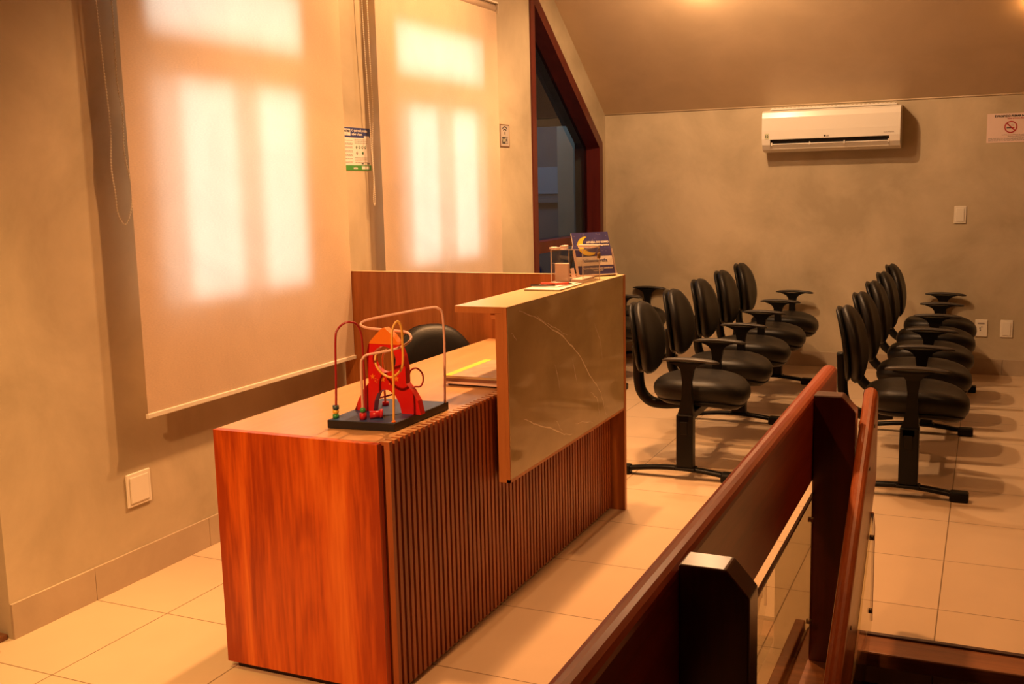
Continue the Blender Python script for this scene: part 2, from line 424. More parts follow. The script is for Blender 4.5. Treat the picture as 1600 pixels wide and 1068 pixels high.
# sloped ceiling + flat ceiling
mb = MB()
prof = [(YB+0.1, zc(YB)-0.07), (Y_FLAT, 3.75), (-2.2, 3.75), (-2.2, 3.9), (Y_FLAT, 3.9), (YB+0.1, zc(YB)+0.1)]
mb.prism(prof, 'x', -3.9, 3.3, M_CEIL)
struct(mb.build('ceiling'))
mb = MB(); mb.box((-3.05, YB, -0.16), (3.3, YB+0.15, 2.16), M_WALL); struct(mb.build('wall_back'))
mb = MB(); mb.box((3.2, -2.1, -0.16), (3.35, YB, 3.8), M_BROWNW); struct(mb.build('wall_right'))
mb = MB(); mb.box((-3.9, -2.15, -0.16), (3.3, -2.0, 3.8), M_BROWNW); struct(mb.build('wall_front'))
mb = MB(); mb.box((-3.9, -2.1, -0.16), (-3.7, 2.36, 3.8), M_WALL); struct(mb.build('wall_far_left'))
# thin pale joint where back wall meets the slope
mb = MB(); mb.tube([(WX, YB-0.004, 2.062), (3.2, YB-0.004, 2.062)], 0.006, plain('pale_joint', (0.62, 0.5, 0.34), 0.6), 6); struct(mb.build('trim_1'))
# left wall: rectangular blocks around two windows and the slanted glass
TH = 0.24
mb = MB()
def wl(y0, y1, z0, z1): mb.box((WX-TH, y0, z0), (WX, y1, z1), M_WALL)
W = [(3.12, 4.12), (4.96, 6.03)]
WZ0, WZ1 = 1.03, 2.42
wl(2.36, W[0][0], -0.16, 3.8); wl(W[0][1], W[1][0], -0.16, 3.8)
for (a, b_) in W:
    wl(a, b_, -0.16, WZ0); wl(a, b_, WZ1, 3.8)
DY0, DY1 = 6.94, 8.42
wl(W[1][1], DY0, -0.16, 3.8)
DZ0, DZ1 = 2.90, 1.83
mb.prism([(DY0, DZ0), (DY1, DZ1), (DY1, -0.16), (YB+0.1, -0.16), (YB+0.1, 2.2), (DY0, 3.35)], 'x', WX-TH, WX, M_WALL)
# return wall at the near corner
mb.box((-3.9, 2.36, -0.16), (WX-TH, 2.36+TH, 3.8), M_WALL)
struct(mb.build('wall_left'))
# skirting
mb = MB()
y = 2.36
while y < DY0-0.01:
    y1 = min(2.728+0.63*round((y-2.728)/0.63+1) if y > 2.4 else 2.728, DY0)
    mb.box((WX, y+0.001, 0), (WX+0.010, y1-0.001, 0.125), M_BASE, bev=0.001)
    y = y1
struct(mb.build('baseboard_left'))
mb = MB()
for k in range(12):
    mb.box((WX+0.52*k+0.001, YB-0.010, 0), (WX+0.52*(k+1)-0.001, YB, 0.12), M_BASE, bev=0.001)
struct(mb.build('baseboard_back'))
# wooden threshold at the near left corner
mb = MB(); mb.box((-3.6, 1.2, 0.0), (-2.93, 2.265, 0.02), M_TRIM, bev=0.003); mb.box((-3.6, 2.265, 0), (-3.0, 2.355, 0.02), M_TRIM, bev=0.003)
struct(mb.build('trim_2'))

# windows behind the blinds
M_WFRAME = plain('white_window_paint', (0.6, 0.5, 0.38), 0.5)
M_DIMFILM = bpy.data.materials.new('daylight_dimmer'); M_DIMFILM.use_nodes = True  # lets part of the light through where stiles stand, to soften the daylight
_nt = M_DIMFILM.node_tree; _nt.nodes.clear(); _o = _nt.nodes.new('ShaderNodeOutputMaterial'); _t = _nt.nodes.new('ShaderNodeBsdfTranslucent'); _t.inputs[0].default_value = (0.85, 0.82, 0.78, 1)
_p = _nt.nodes.new('ShaderNodeBsdfTransparent'); _m = _nt.nodes.new('ShaderNodeMixShader'); _m.inputs[0].default_value = 0.5
_nt.links.new(_t.outputs[0], _m.inputs[1]); _nt.links.new(_p.outputs[0], _m.inputs[2]); _nt.links.new(_m.outputs[0], _o.inputs[0])
for i, (a, b_) in enumerate(W):
    mb = MB(); x0, x1 = WX-0.09, WX-0.045
    f = 0.02
    mb.box((x0, a, WZ0), (x1, a+f, WZ1), M_WFRAME); mb.box((x0, b_-f, WZ0), (x1, b_, WZ1), M_WFRAME)
    mb.box((x0, a, WZ0), (x1, b_, WZ0+0.04), M_WFRAME); mb.box((x0, a, WZ1-0.05), (x1, b_, WZ1), M_WFRAME)
    mb.box((x0, a, 1.935), (x1, b_, 2.115), M_WFRAME)
    win = struct(mb.build('window_%d' % (i+1)))
    strips = ((a+f, 3.29), (3.61, 3.78), (4.07, b_-f)) if i == 0 else ((a+f, 5.09), (5.39, 5.61), (5.89, b_-f))
    for (q0, q1) in strips:
        mb = MB(); mb.box((x0+0.03, q0, WZ0+0.04), (x0+0.034, q1, 1.935), M_DIMFILM); mb.build('dimmer_strip', win)  # unseen strips added to grade the daylight on the blind
    mb = MB(); mb.box((x0+0.018, a+f, WZ0+0.04), (x0+0.022, b_-f, WZ1-0.05), M_GLASS); mb.build('window_pane', win)

# slanted fixed window (dark red wood)
mb = MB()
FX0, FX1 = WX-0.13, WX+0.012
fw = 0.075
def slz(y, off=0.0): return DZ0+(DZ1-DZ0)*(y-DY0)/(DY1-DY0)-off
outer = [(DY0, -0.0), (DY0, DZ0), (DY1, DZ1), (DY1, 0.0)]
inn = [(DY0+fw, 0.1), (DY0+fw, slz(DY0+fw, 0.10)), (DY1-fw, slz(DY1-fw, 0.10)), (DY1-fw, 0.1)]
mb.prism(outer, 'x', FX0, FX1, M_FRAME, hole=inn)
mb.box((FX0+0.02, DY0+fw, 0.99), (FX1-0.02, DY1-fw, 1.075), M_FRAME)
door = struct(mb.build('window_3'))
mb = MB(); mb.prism(inn, 'x', WX-0.112, WX-0.106, M_DGLASS); mb.build('window_pane', door)

# the dim room behind the slanted glass
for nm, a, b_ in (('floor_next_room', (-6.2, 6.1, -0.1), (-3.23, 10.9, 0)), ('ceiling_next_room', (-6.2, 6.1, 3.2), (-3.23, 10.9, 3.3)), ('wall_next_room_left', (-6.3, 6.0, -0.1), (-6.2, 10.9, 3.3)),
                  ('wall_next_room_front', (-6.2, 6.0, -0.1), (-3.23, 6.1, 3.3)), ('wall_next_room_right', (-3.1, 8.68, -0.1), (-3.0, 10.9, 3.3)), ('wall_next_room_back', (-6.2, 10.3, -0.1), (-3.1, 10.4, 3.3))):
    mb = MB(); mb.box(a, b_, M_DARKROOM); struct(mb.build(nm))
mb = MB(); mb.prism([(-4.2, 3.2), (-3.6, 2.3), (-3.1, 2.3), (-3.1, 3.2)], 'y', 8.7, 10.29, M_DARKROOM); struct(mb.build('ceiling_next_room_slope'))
mb = MB(); mb.box((-3.98, 9.9, 0), (-3.1, 10.29, 2.3), M_CEIL); struct(mb.build('wall_next_room_pier'))
mb = MB(); mb.box((-4.36, 10.27, 1.39), (-4.0, 10.299, 1.67), M_SLATEB, bev=0.004)
o = tag(mb.build('wall_panel', origin=(-4.2, 10.3, 1.39)), 'pale blue-grey panel on the far wall seen through the slanted dark glass', 'panel')
mb = MB(); mb.box((-4.4, 10.2, 1.30), (-3.985, 10.299, 1.34), M_DARKROOM, bev=0.004)
o = tag(mb.build('wall_shelf', origin=(-4.2, 10.3, 1.33)), 'narrow grey ledge below the blue-grey panel beyond the slanted glass', 'shelf')
ch = thing('visitor_chair', 'blue rounded chair back seen low through the slanted glass window', 'chair', (-4.3, 9.9, 0))
mb = MB()
ring = []
for k, (s_, d) in enumerate(((0.9, -0.03), (1, 0), (0.9, 0.03))):
    ring.append([Vector((-4.3+0.16*s_*math.cos(t)*1.0, 9.9+d, 0.56+0.15*s_*math.sin(t))) for t in [2*math.pi*j/20 for j in range(20)]])
mb.loft(ring, M_BLUE); mb.build('backrest', ch, origin=(-4.3, 9.9, 0))
mb = MB(); mb.box((-4.46, 9.5, 0.36), (-4.14, 9.85, 0.42), M_BLUE, bev=0.015); mb.build('seat', ch, origin=(-4.3, 9.9, 0))
for sx in (-0.13, 0.13):
    for yy in (9.55, 9.9):
        mb = MB(); mb.cyl((-4.3+sx, yy, 0), (-4.3+sx, yy, 0.45), 0.012, M_BLACKM, 8); mb.build('leg', ch, origin=(-4.3, 9.9, 0))

# stairwell: edge beams, treads and walls
for nm, a, b_ in (('wall_stairwell_left', (HX0, -1.2, -2.6), (HX0+0.02, HY, -0.16)), ('wall_stairwell_right', (HX1, -1.2, -2.6), (HX1+0.02, HY, -0.16)),
                  ('wall_stairwell_back', (HX0, HY, -2.6), (HX1, HY+0.02, -0.16)), ('wall_stairwell_front', (HX0, -1.22, -2.6), (HX1, -1.2, -0.16)), ('floor_stairwell', (HX0, -1.2, -2.62), (HX1, HY, -2.6))):
    mb = MB(); mb.box(a, b_, M_STAIR); struct(mb.build(nm))
mb = MB()
mb.box((HX0+0.19, 3.31, -0.045), (HX1, HY, 0.006), M_TRIM, bev=0.006)
mb.box((HX0+0.19, HY-0.008, 0.0), (HX1, HY+0.012, 0.014), M_STAIR, bev=0.003)
struct(mb.build('trim_3'))
mb = MB(); mb.box((-0.538, 0.5, 0.0), (-0.505, 3.42, 0.034), M_TRIM, bev=0.004); struct(mb.build('trim_4'))
mb = MB(); mb.box((-0.488, 0.5, -0.2), (-0.31, 3.42, 0.028), M_TRIM, bev=0.005); struct(mb.build('trim_5'))
st = thing('staircase', 'dark wooden stair going down below the floor edge on the right', 'staircase', (0.3, 3.3, 0))
for k in range(9):
    mb = MB(); y1 = 3.33-0.25*k; z = -0.19*(k+1)
    mb.box((HX0+0.19, y1-0.28, z-0.04), (HX1-0.055, y1, z), M_STAIR, bev=0.004)
    mb.build('tread', st, origin=(0.3, 3.3, 0))
for xx in (HX0+0.03, HX1-0.05):
    mb = MB(); mb.prism([(3.33, -0.05), (3.33, -0.5), (0.9, -2.35), (0.9, -1.9)], 'x', xx, xx+0.04, M_STAIR); mb.build('stringer', st, origin=(0.3, 3.3, 0))

# ------------------------------------------------------------------ guard rail along the stairwell
RO = (-0.45, 2.4, 0)
rail = thing('guard_rail', 'varnished red-brown wooden guard rail with glass running along the stairwell', 'railing', RO)
def rounded_board(y0, y1, z0, z1, x0, x1, r=0.02, slope=0.0, mat=M_RAIL, endcut=True):
    """board with rounded top edge running along y; slope = dz/dy"""
    b = MB()
    w_ = (x1-x0)/2; cx = (x0+x1)/2
    sec = [(x0, z0), (x1, z0)]
    for k in range(9):
        t = math.pi*k/8
        sec.append((cx+w_*math.cos(t), z1-w_*0.75+w_*0.75*math.sin(t)))
    rings = []
    N = 2
    for yy in (y0, y1):
        rings.append([Vector((p[0], yy, p[1]+slope*(yy-y1))) for p in sec])
    b.loft(rings, mat, smooth=False)
    b.bm.faces.ensure_lookup_table()
    return b
b = rounded_board(0.3, 3.66, 0.60, 0.862, -0.505, -0.452)
b.build('top_board', rail, origin=RO)
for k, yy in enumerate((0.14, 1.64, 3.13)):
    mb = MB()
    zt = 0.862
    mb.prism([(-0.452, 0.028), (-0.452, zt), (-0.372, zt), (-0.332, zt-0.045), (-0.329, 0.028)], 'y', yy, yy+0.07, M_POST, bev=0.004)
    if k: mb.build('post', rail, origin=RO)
    else: mb.bm.free()
mb = MB(); mb.box((-0.452, 1.71, 0.06), (-0.444, 3.13, 0.555), M_RGLASS); mb.box((-0.452, 1.71, 0.555), (-0.444, 3.13, 0.563), M_GEDGE)
gp = mb.build('glass_panel', rail, origin=RO)
for yy in (1.76, 3.095):
    for zz in (0.49, 0.17):
        mb = MB(); mb.cyl((-0.455, yy, zz), (-0.439, yy, zz), 0.008, M_STEEL, 12); mb.build('glass_bolt', rail, origin=RO)
# descending handrail
HO = (-0.29, 3.3, 0)
hr = thing('stair_handrail', 'sloping red wood stair handrail board falling away beside the far guard post', 'railing', HO)
sl = 0.753
def hand():
    b = MB()
    y1, zt = 3.30, 0.862; x0, x1 = -0.3275, -0.286
    L = 2.4; hh = 0.30
    secs = []
    for yy, cut in ((y1, 0), (y1-L, 0)):
        zz = zt+sl*(yy-y1)
        sec = [(x0, zz-hh), (x1, zz-hh)]
        w_ = (x1-x0)/2; cx = (x0+x1)/2
        for k in range(9):
            t = math.pi*k/8
            sec.append((cx+w_*math.cos(t), zz-w_+w_*math.sin(t)))
        secs.append([Vector((p[0], yy, p[1])) for p in sec])
    # soften the upper end
    first = [Vector((p.x, p.y+0.02, p.z-0.012 if p.z > zt-0.1 else p.z)) for p in secs[0]]
    b.loft([first]+secs, M_HAND, smooth=False)
    return b
hand().build('handrail_board', hr, origin=HO)
mb = MB()
mb.prism([(3.19, 0.50), (3.24, 0.44), (3.24, 0.14), (3.10, 0.02), (1.0, 0.02-sl*2.1), (1.0, 0.50-sl*2.2)], 'x', -0.2855, -0.2785, M_RGLASS)
gpn = mb.build('glass_panel', hr, origin=HO)
mb = MB(); mb.tube([(-0.282, 3.19, 0.50), (-0.282, 3.24, 0.44), (-0.282, 3.24, 0.14)], 0.0045, M_HAND, 6); mb.build('glass_edge', gpn)
bpy.data.objects[gpn.name].children[0].location = -Vector(HO)
for yy, zz in ((3.17, 0.43), (3.17, 0.20)):
    mb = MB(); mb.cyl((-0.287, yy, zz), (-0.2735, yy, zz), 0.008, M_STEEL, 10); mb.build('glass_bolt', hr, origin=HO)

for yy, zz in ((3.22, 0.76), (3.10, 0.66), (2.72, 0.33)):
    mb = MB(); mb.cyl((-0.287, yy, zz), (-0.284, yy, zz), 0.006, M_STEEL, 10); mb.build('wood_screw', hr, origin=HO)

# ------------------------------------------------------------------ reception desk
DO = (-1.85, 3.45, 0)
desk = thing('reception_desk', 'orange-brown wooden reception desk with slatted front and raised stone-faced ledge', 'desk', DO)
def part(mb, name, parent=desk, origin=DO): return mb.build(name, parent, origin=origin)
DX0, DX1, DYF, DYE, DT = -2.15, -1.56, 2.470, 4.438, 0.776
mb = MB(); mb.box((DX0, DYF, 0.022), (DX1, DYF+0.025, DT), M_DESK, bev=0.001); part(mb, 'end_panel')
mb = MB(); mb.box((DX0+0.025, DYF+0.02, 0), (DX1-0.012, DYF+0.035, 0.022), M_GAP); mb.box((DX1-0.03, DYF+0.02, 0), (DX1-0.012, DYE, 0.022), M_GAP); part(mb, 'plinth')
mb = MB(); mb.box((DX0, DYF+0.0255, DT-0.025), (-1.571, DYE, DT), M_DESKTOP, bev=0.001); part(mb, 'worktop')
mb = MB(); mb.box((DX0+0.02, DYF+0.0255, 0.0), (DX0+0.035, DYF+0.06, DT-0.026), M_DESK)
mb.box((-1.62, DYF+0.0255, 0.02), (-1.60, DYE, DT-0.026), M_DESK); part(mb, 'modesty_panel')
mb = MB()
mb.box((-1.598, DYF+0.0255, 0.01), (-1.571, DYE, DT-0.026), M_GAP)
pitch = 0.0302; n = int((DYE-DYF-0.03)/pitch)
for k in range(n):
    y0 = DYF+0.036+k*pitch
    mb.box((-1.5705, y0, 0.012), (-1.541, y0+0.0175, DT), M_SLAT)
    mb.box((-1.5705, y0, DT), (-1.541, y0+0.0175, DT+0.0006), M_DESKTOP)
part(mb, 'slatted_front')
# back partition
mb = MB(); mb.box((-2.972, 4.440, 0), (-1.478, 4.4645, 1.0865), M_PANEL, bev=0.001)
mb.box((-2.972, 4.4395, 1.0866), (-1.478, 4.465, 1.0885), M_LEDGE)
mb.box((-1.4779, 4.4395, 0), (-1.4755, 4.465, 1.0885), M_EDGE)
part(mb, 'back_partition')
# raised ledge
mb = MB(); mb.box((-1.676, 3.192, 1.066), (-1.4918, 4.4385, 1.0865), M_EDGE); mb.box((-1.676, 3.192, 1.0866), (-1.4765, 4.4385, 1.0885), M_LEDGE); part(mb, 'ledge_top')
mb = MB(); mb.box((-1.522, 3.192, 0.472), (-1.4915, 4.4385, 1.0655), M_EDGE, bev=0.001)
mb.box((-1.4914, 3.192, 0.472), (-1.4785, 4.4385, 0.483), M_EDGE); mb.box((-1.4914, 3.192, 0.472), (-1.4785, 3.198, 1.0863), M_EDGE); part(mb, 'ledge_front_panel')
mb = MB(); mb.box((-1.4914, 3.1985, 0.4835), (-1.4775, 4.4385, 1.0863), M_STONE)
veins = [[(3.296, 1.064), (3.453, 1.02), (3.7, 0.917), (3.871, 0.823), (3.993, 0.715), (4.132, 0.616), (4.195, 0.502)], [(3.453, 1.027), (3.55, 0.985), (3.623, 0.96), (3.75, 0.915)], [(3.227, 0.996), (3.268, 0.963)], [(4.062, 0.92), (4.123, 0.844), (4.153, 0.757)], [(3.319, 0.672), (3.42, 0.632), (3.555, 0.589), (3.68, 0.535), (3.787, 0.511)], [(3.614, 0.608), (3.65, 0.57), (3.685, 0.547)], [(3.824, 0.544), (3.92, 0.532), (4.033, 0.503)], [(3.617, 0.819), (3.645, 0.77), (3.665, 0.711)], [(3.799, 0.814), (3.851, 0.701)], [(4.0, 0.64), (4.08, 0.60), (4.11, 0.52)]]
random.seed(9)
for s_ in veins:
    pts = []
    for (a, b2) in zip(s_, s_[1:]):
        for k in range(5):
            t = k/5; pts.append((a[0]+(b2[0]-a[0])*t+random.uniform(-.003, .003), a[1]+(b2[1]-a[1])*t+random.uniform(-.003, .003)))
    pts.append(s_[-1])
    n0 = len(mb.bm.faces)
    vs = []
    N = len(pts)
    for i, p in enumerate(pts):
        d = Vector((pts[min(i+1, N-1)][0]-pts[max(i-1, 0)][0], pts[min(i+1, N-1)][1]-pts[max(i-1, 0)][1])).normalized()
        ww = (0.0026 if len(s_) > 4 else 0.0014)*(0.25+math.sin(math.pi*(i+0.3)/N))*random.uniform(0.5, 1.1)
        vs.append((mb.bm.verts.new((-1.4772, p[0]-d.y*ww, p[1]+d.x*ww)), mb.bm.verts.new((-1.4772, p[0]+d.y*ww, p[1]-d.x*ww))))
    for (a, b2), (c, d2) in zip(vs, vs[1:]): mb.bm.faces.new((a, b2, d2, c))
    mb._mark(n0, M_VEIN)
part(mb, 'stone_face')
mb = MB(); mb.box((-1.545, 3.205, 1.045), (-1.523, 3.24, 1.0655), M_EDGE, bev=0.002); part(mb, 'ledge_cleat')

# ------------------------------------------------------------------ seating rows
def egg(u, n=2.4):
    c, s_ = math.cos(u), math.sin(u)
    return (math.copysign(abs(c)**(2/n), c), math.copysign(abs(s_)**(2/n), s_))
def seat_mesh(cy):
    """seat cushion centred at local x=0.01; returns MB"""
    b = MB(); N = 40
    cx = 0.008
    def ring(scale, z, front=0.0):
        out = []
        for j in range(N):
            u = 2*math.pi*j/N; ex, ey = egg(u, 2.9)
            x = ex*0.247*scale; y = ey*0.228*scale*(1-0.05*(ex > 0)*ex)
            drop = -0.034*max(0, ex)**3*scale - front*0
            up_ = 0.012*(ey*ey)*scale*(1 if z > 0.4 else 0.3)
            out.append(Vector((cx+x, cy+y, z+drop+up_)))
        return out
    b.loft([ring(0.80, 0.365), ring(0.93, 0.372), ring(0.985, 0.392), ring(1.0, 0.415), ring(0.985, 0.438), ring(0.93, 0.456), ring(0.80, 0.467), ring(0.5, 0.468), ring(0.2, 0.466)], M_LEATHER)
    return b
def seat_shell(cy):
    b = MB(); N = 32
    def ring(scale, z):
        return [Vector((0.008+egg(2*math.pi*j/N, 2.9)[0]*0.236*scale, cy+egg(2*math.pi*j/N, 2.9)[1]*0.216*scale, z-0.034*max(0, math.cos(2*math.pi*j/N))**3)) for j in range(N)]
    b.loft([ring(0.62, 0.335), ring(0.85, 0.345), ring(0.97, 0.366), ring(0.95, 0.372)], M_SHELL)
    return b
def back_mesh(cy, t0, t1, mat, sc=1.0, bulge=0.0):
    """rounded backrest pad; thickness from t0 (rear) to t1 (front) along x; leaning back"""
    b = MB(); N = 40
    zc_, hh, hw = 0.667, 0.195, 0.20
    def ring(s_, t):
        out = []
        for j in range(N):
            u = 2*math.pi*j/N; ey, ez = egg(u, 2.5)
            y = ey*hw*s_*(1-0.16*max(0, ez)-0.06*max(0, -ez)); z = ez*hh*s_
            lean = -0.10*z/0.2*0.35 - 0.9*(z-0.02)**2*0.6
            x = -0.315+t+lean+0.020*ey*ey*s_*s_
            out.append(Vector((x, cy+y, zc_+z)))
        return out
    dt = t1-t0
    b.loft([ring(0.25*sc, t0+0.002), ring(0.72*sc, t0), ring(0.93*sc, t0+dt*0.12), ring(1.0*sc, t0+dt*0.42), ring(0.985*sc, t0+dt*0.68), ring(0.90*sc, t0+dt*0.9), ring(0.70*sc, t1), ring(0.3*sc, t1+bulge)], mat)
    return b
def bracket_mesh(cy):
    b = MB()
    pts = catmull([(-0.10, cy, 0.318), (-0.20, cy, 0.308), (-0.275, cy, 0.318), (-0.325, cy, 0.365), (-0.342, cy, 0.43), (-0.345, cy, 0.52), (-0.350, cy, 0.62)], 5)
    rings = []
    for i, p in enumerate(pts):
        d = (pts[min(i+1, len(pts)-1)]-pts[max(i-1, 0)]).normalized()
        nrm = d.cross(Vector((0, 1, 0)))
        hw, ht = 0.036, 0.025
        ring = []
        for j in range(12):
            ey, en = egg(2*math.pi*j/12, 3.5)
            ring.append(p+Vector((0, ey*hw, 0))+nrm*en*ht)
        rings.append(ring)
    b.loft(rings, M_SHELL); return b
def arm_pad(cy):
    b = MB(); N = 16; rings = []
    for k in range(13):
        t = k/12; x = -0.115+0.285*t
        hw = 0.030*(0.55+0.45*math.sin(math.pi*min(max(t, 0.0), 1))**0.5) if 0 < t < 1 else 0.012
        z = 0.607+0.010*math.sin(math.pi*t)-0.006*t
        th = 0.009 if 0 < t < 1 else 0.004
        rings.append([Vector((x, cy+egg(2*math.pi*j/N, 3)[0]*hw, z+egg(2*math.pi*j/N, 3)[1]*th)) for j in range(N)])
    b.loft(rings, M_ARM); return b
def arm_stem(cy):
    b = MB()
    spec = [(0.600, -0.080, 0.110, 0.022), (0.592, -0.055, 0.082, 0.022), (0.580, -0.034, 0.060, 0.020), (0.560, -0.020, 0.044, 0.018), (0.50, -0.012, 0.034, 0.016), (0.43, -0.014, 0.036, 0.016), (0.37, -0.024, 0.040, 0.018), (0.33, -0.036, 0.046, 0.020)]
    rings = []
    for z, x0, x1, hw in spec:
        rings.append([Vector((x0, cy-hw, z)), Vector((x1, cy-hw, z)), Vector((x1, cy+hw, z)), Vector((x0, cy+hw, z))])
    b.loft(rings, M_BLACK, smooth=False); return b
def leg_mesh(cy):
    b = MB()
    b.box((-0.040, cy-0.030, 0.06), (0.046, cy+0.030, 0.335), M_BLACKM, bev=0.006)
    b.box((-0.052, cy-0.036, 0.045), (0.058, cy+0.036, 0.062), M_BLACKM, bev=0.006)
    b.box((-0.018, cy-0.0335, 0.235), (0.018, cy-0.0295, 0.30), M_SHELL, bev=0.002)
    return b
def foot_mesh(cy):
    b = MB()
    pts = [(-0.345+0.61*k/14, cy, 0.022+0.030*math.sin(math.pi*k/14)) for k in range(15)]
    rings = [[Vector((p[0], p[1]+egg(2*math.pi*j/12, 3)[0]*0.024, p[2]+egg(2*math.pi*j/12, 3)[1]*0.012)) for j in range(12)] for p in pts]
    b.loft(rings, M_BLACKM); return b
def cap_mesh(cy, x0, x1):
    b = MB(); b.box((x0, cy-0.032, 0.0), (x1, cy+0.032, 0.047), M_BLACK, bev=0.010); return b
PITCH = 0.672
def make_row(label, loc, rotz, seats, k0=0, legs=(0, 2, 4), arms=None):
    row = thing('beam_seating_row', label, 'seating row', loc, rotz, None)
    ys = [k*PITCH for k in range(k0, k0+seats)]
    for y in ys:
        c = y+PITCH/2
        s1 = seat_mesh(c).build('seat', row); seat_shell(c).build('seat_shell', s1)
        k1 = back_mesh(c, 0.0, 0.062, M_LEATHER, 1.0, 0.003).build('backrest', row)
        back_mesh(c, -0.026, 0.004, M_SHELL, 0.97).build('back_shell', k1)
        bracket_mesh(c).build('back_bracket', row)
    for y in [k*PITCH for k in range(k0, k0+seats+1)]:
        a = arm_pad(y).build('armrest', row); arm_stem(y).build('armrest_stem', a)
    for k in legs:
        y = k*PITCH
        l = leg_mesh(y).build('leg', row)
        foot_mesh(y).build('foot', l)
        cap_mesh(y, -0.362, -0.285).build('foot_cap', l); cap_mesh(y, 0.185, 0.268).build('foot_cap', l)
    mb = MB(); mb.box((-0.03, ys[0]-0.03, 0.292), (0.03, ys[-1]+PITCH+0.03, 0.332), M_BLACKM, bev=0.004); mb.build('beam', row)
    return row
make_row('five black padded seats on one beam, beside the reception desk', (-1.356, 5.045, 0), math.radians(0.8), 5)
make_row('five black padded seats on one beam, rightmost row beside the outlet plates', (-0.300, 5.10, 0), 0, 5)
make_row('black beam seats mostly hidden behind the desk, nearest the slanted window', (-2.62, 5.13, 0), 0, 2, 3, (3, 5))

# ------------------------------------------------------------------ office chair behind the desk
OC = (-2.20, 4.08, 0)
oc = thing('office_chair', 'black padded office chair tucked behind the reception desk by the partition', 'chair', OC)
ang = math.radians(-45)
def place(mb):
    R_ = Matrix.Rotation(ang, 4, 'Z')
    for v in mb.bm.verts: v.co = R_ @ v.co
    return mb
def oshift(b, cx=0.0):
    for v in b.bm.verts: v.co.x += cx; v.co.z += 0.0
    return b
b1 = back_mesh(0, 0.0, 0.07, M_LEATHER, 1.0, 0.004)
for v in b1.bm.verts: v.co.z += 0.005; v.co.x += 0.12
ob = place(b1).build('backrest', oc)
b1 = back_mesh(0, -0.026, 0.004, M_SHELL, 0.97)
for v in b1.bm.verts: v.co.z += 0.005; v.co.x += 0.12
place(b1).build('back_shell', ob)
b1 = bracket_mesh(0)
for v in b1.bm.verts: v.co.x += 0.12
place(b1).build('back_bracket', oc)
b1 = seat_mesh(0)
for v in b1.bm.verts: v.co.x += 0.0
place(b1).build('seat', oc)
mb = MB(); mb.cyl((0, 0, 0.08), (0, 0, 0.37), 0.025, M_BLACKM, 12); place(mb).build('gas_column', oc)
for k in range(5):
    t = 2*math.pi*k/5+0.3
    mb = MB(); mb.tube([(0, 0, 0.09), (0.21*math.cos(t), 0.21*math.sin(t), 0.06)], 0.018, M_BLACK, 8, rad=[0.022, 0.013]); lg = place(mb).build('base_leg', oc)
    mb = MB(); p = (0.21*math.cos(t), 0.21*math.sin(t), 0.026); mb.cyl((p[0]-0.012*math.sin(t), p[1]+0.012*math.cos(t), 0.026), (p[0]+0.012*math.sin(t), p[1]-0.012*math.cos(t), 0.026), 0.026, M_BLACK, 14); place(mb).build('caster', lg)

# ------------------------------------------------------------------ roller blinds
BX = -2.908
def blind(label, y0, y1, chain_pts, bz=0.662, tz=2.585):
    O = (BX, (y0+y1)/2, tz)
    t = thing('roller_blind', label, 'blind', O)
    mb = MB()
    n0 = 0
    NY, NZ = 24, 40
    grid = []
    for i in range(NY+1):
        col = []
        for j in range(NZ+1):
            u = i/NY; v = j/NZ
            x = BX+0.0025*math.sin(u*7+1)*math.sin(v*3)*(v) + 0.0015*math.sin(u*19)*v*0.6
            col.append(mb.bm.verts.new((x, y0+(y1-y0)*u, tz-(tz-bz)*v)))
        grid.append(col)
    for i in range(NY):
        for j in range(NZ):
            mb.bm.faces.new((grid[i][j], grid[i+1][j], grid[i+1][j+1], grid[i][j+1]))
    mb._mark(0, M_BLIND, True)
    mb.build('fabric', t, origin=O)
    mb = MB(); mb.box((BX-0.008, y0-0.006, bz-0.020), (BX+0.008, y1+0.006, bz), M_ALU, bev=0.003); mb.build('bottom_rail', t, origin=O)
    mb = MB(); mb.cyl((BX-0.032, y0-0.01, tz+0.022), (BX-0.032, y1+0.01, tz+0.022), 0.032, M_BLIND, 20); mb.build('roller_tube', t, origin=O)
    mb = MB(); mb.box((WX, y0-0.02, tz+0.05), (BX+0.012, y1+0.005, tz+0.062), M_ALU, bev=0.002); mb.box((WX, y1+0.003, tz-0.012), (BX+0.012, y1+0.008, tz+0.06), M_ALU, bev=0.001)
    mb.box((WX, y0-0.025, tz-0.012), (BX+0.012, y0-0.02, tz+0.06), M_ALU, bev=0.001); mb.build('head_bracket', t, origin=O)
    # bead chain loop
    mb = MB(); P = catmull(chain_pts, 10)
    mb.tube(P, 0.0012, M_BEADCH, 5)
    acc = 0; last = P[0]
    for a, b2 in zip(P, P[1:]):
        seg = (b2-a).length; d = 0.0
        while acc+seg-d >= 0.011:
            d += 0.011-acc; acc = 0
            c = a+(b2-a)*(d/seg)
            n1 = len(mb.bm.faces)
            tt = bmesh.new(); bmesh.ops.create_icosphere(tt, subdivisions=1, radius=0.0037)
            for v in tt.verts: v.co += c
            mb.merge(tt); mb._mark(n1, M_BEADCH, True)
        acc += seg-d
    mb.build('bead_chain', t, origin=O)
CX = -2.945
blind('cream roller blind over the near window, the larger one above the light plate', 2.985, 4.430,
      [(CX, 2.925, 2.58), (CX, 2.925, 2.2), (CX, 2.935, 1.95), (CX, 2.945, 1.74), (CX, 2.935, 1.60), (CX, 2.945, 1.50), (CX, 2.95, 1.43), (CX, 2.98, 1.385), (CX, 3.01, 1.42), (CX, 3.03, 1.50), (CX, 3.02, 1.57), (CX, 3.005, 1.66), (CX, 3.01, 1.80), (CX, 2.995, 1.92), (CX, 3.0, 2.15), (CX, 2.99, 2.58)])
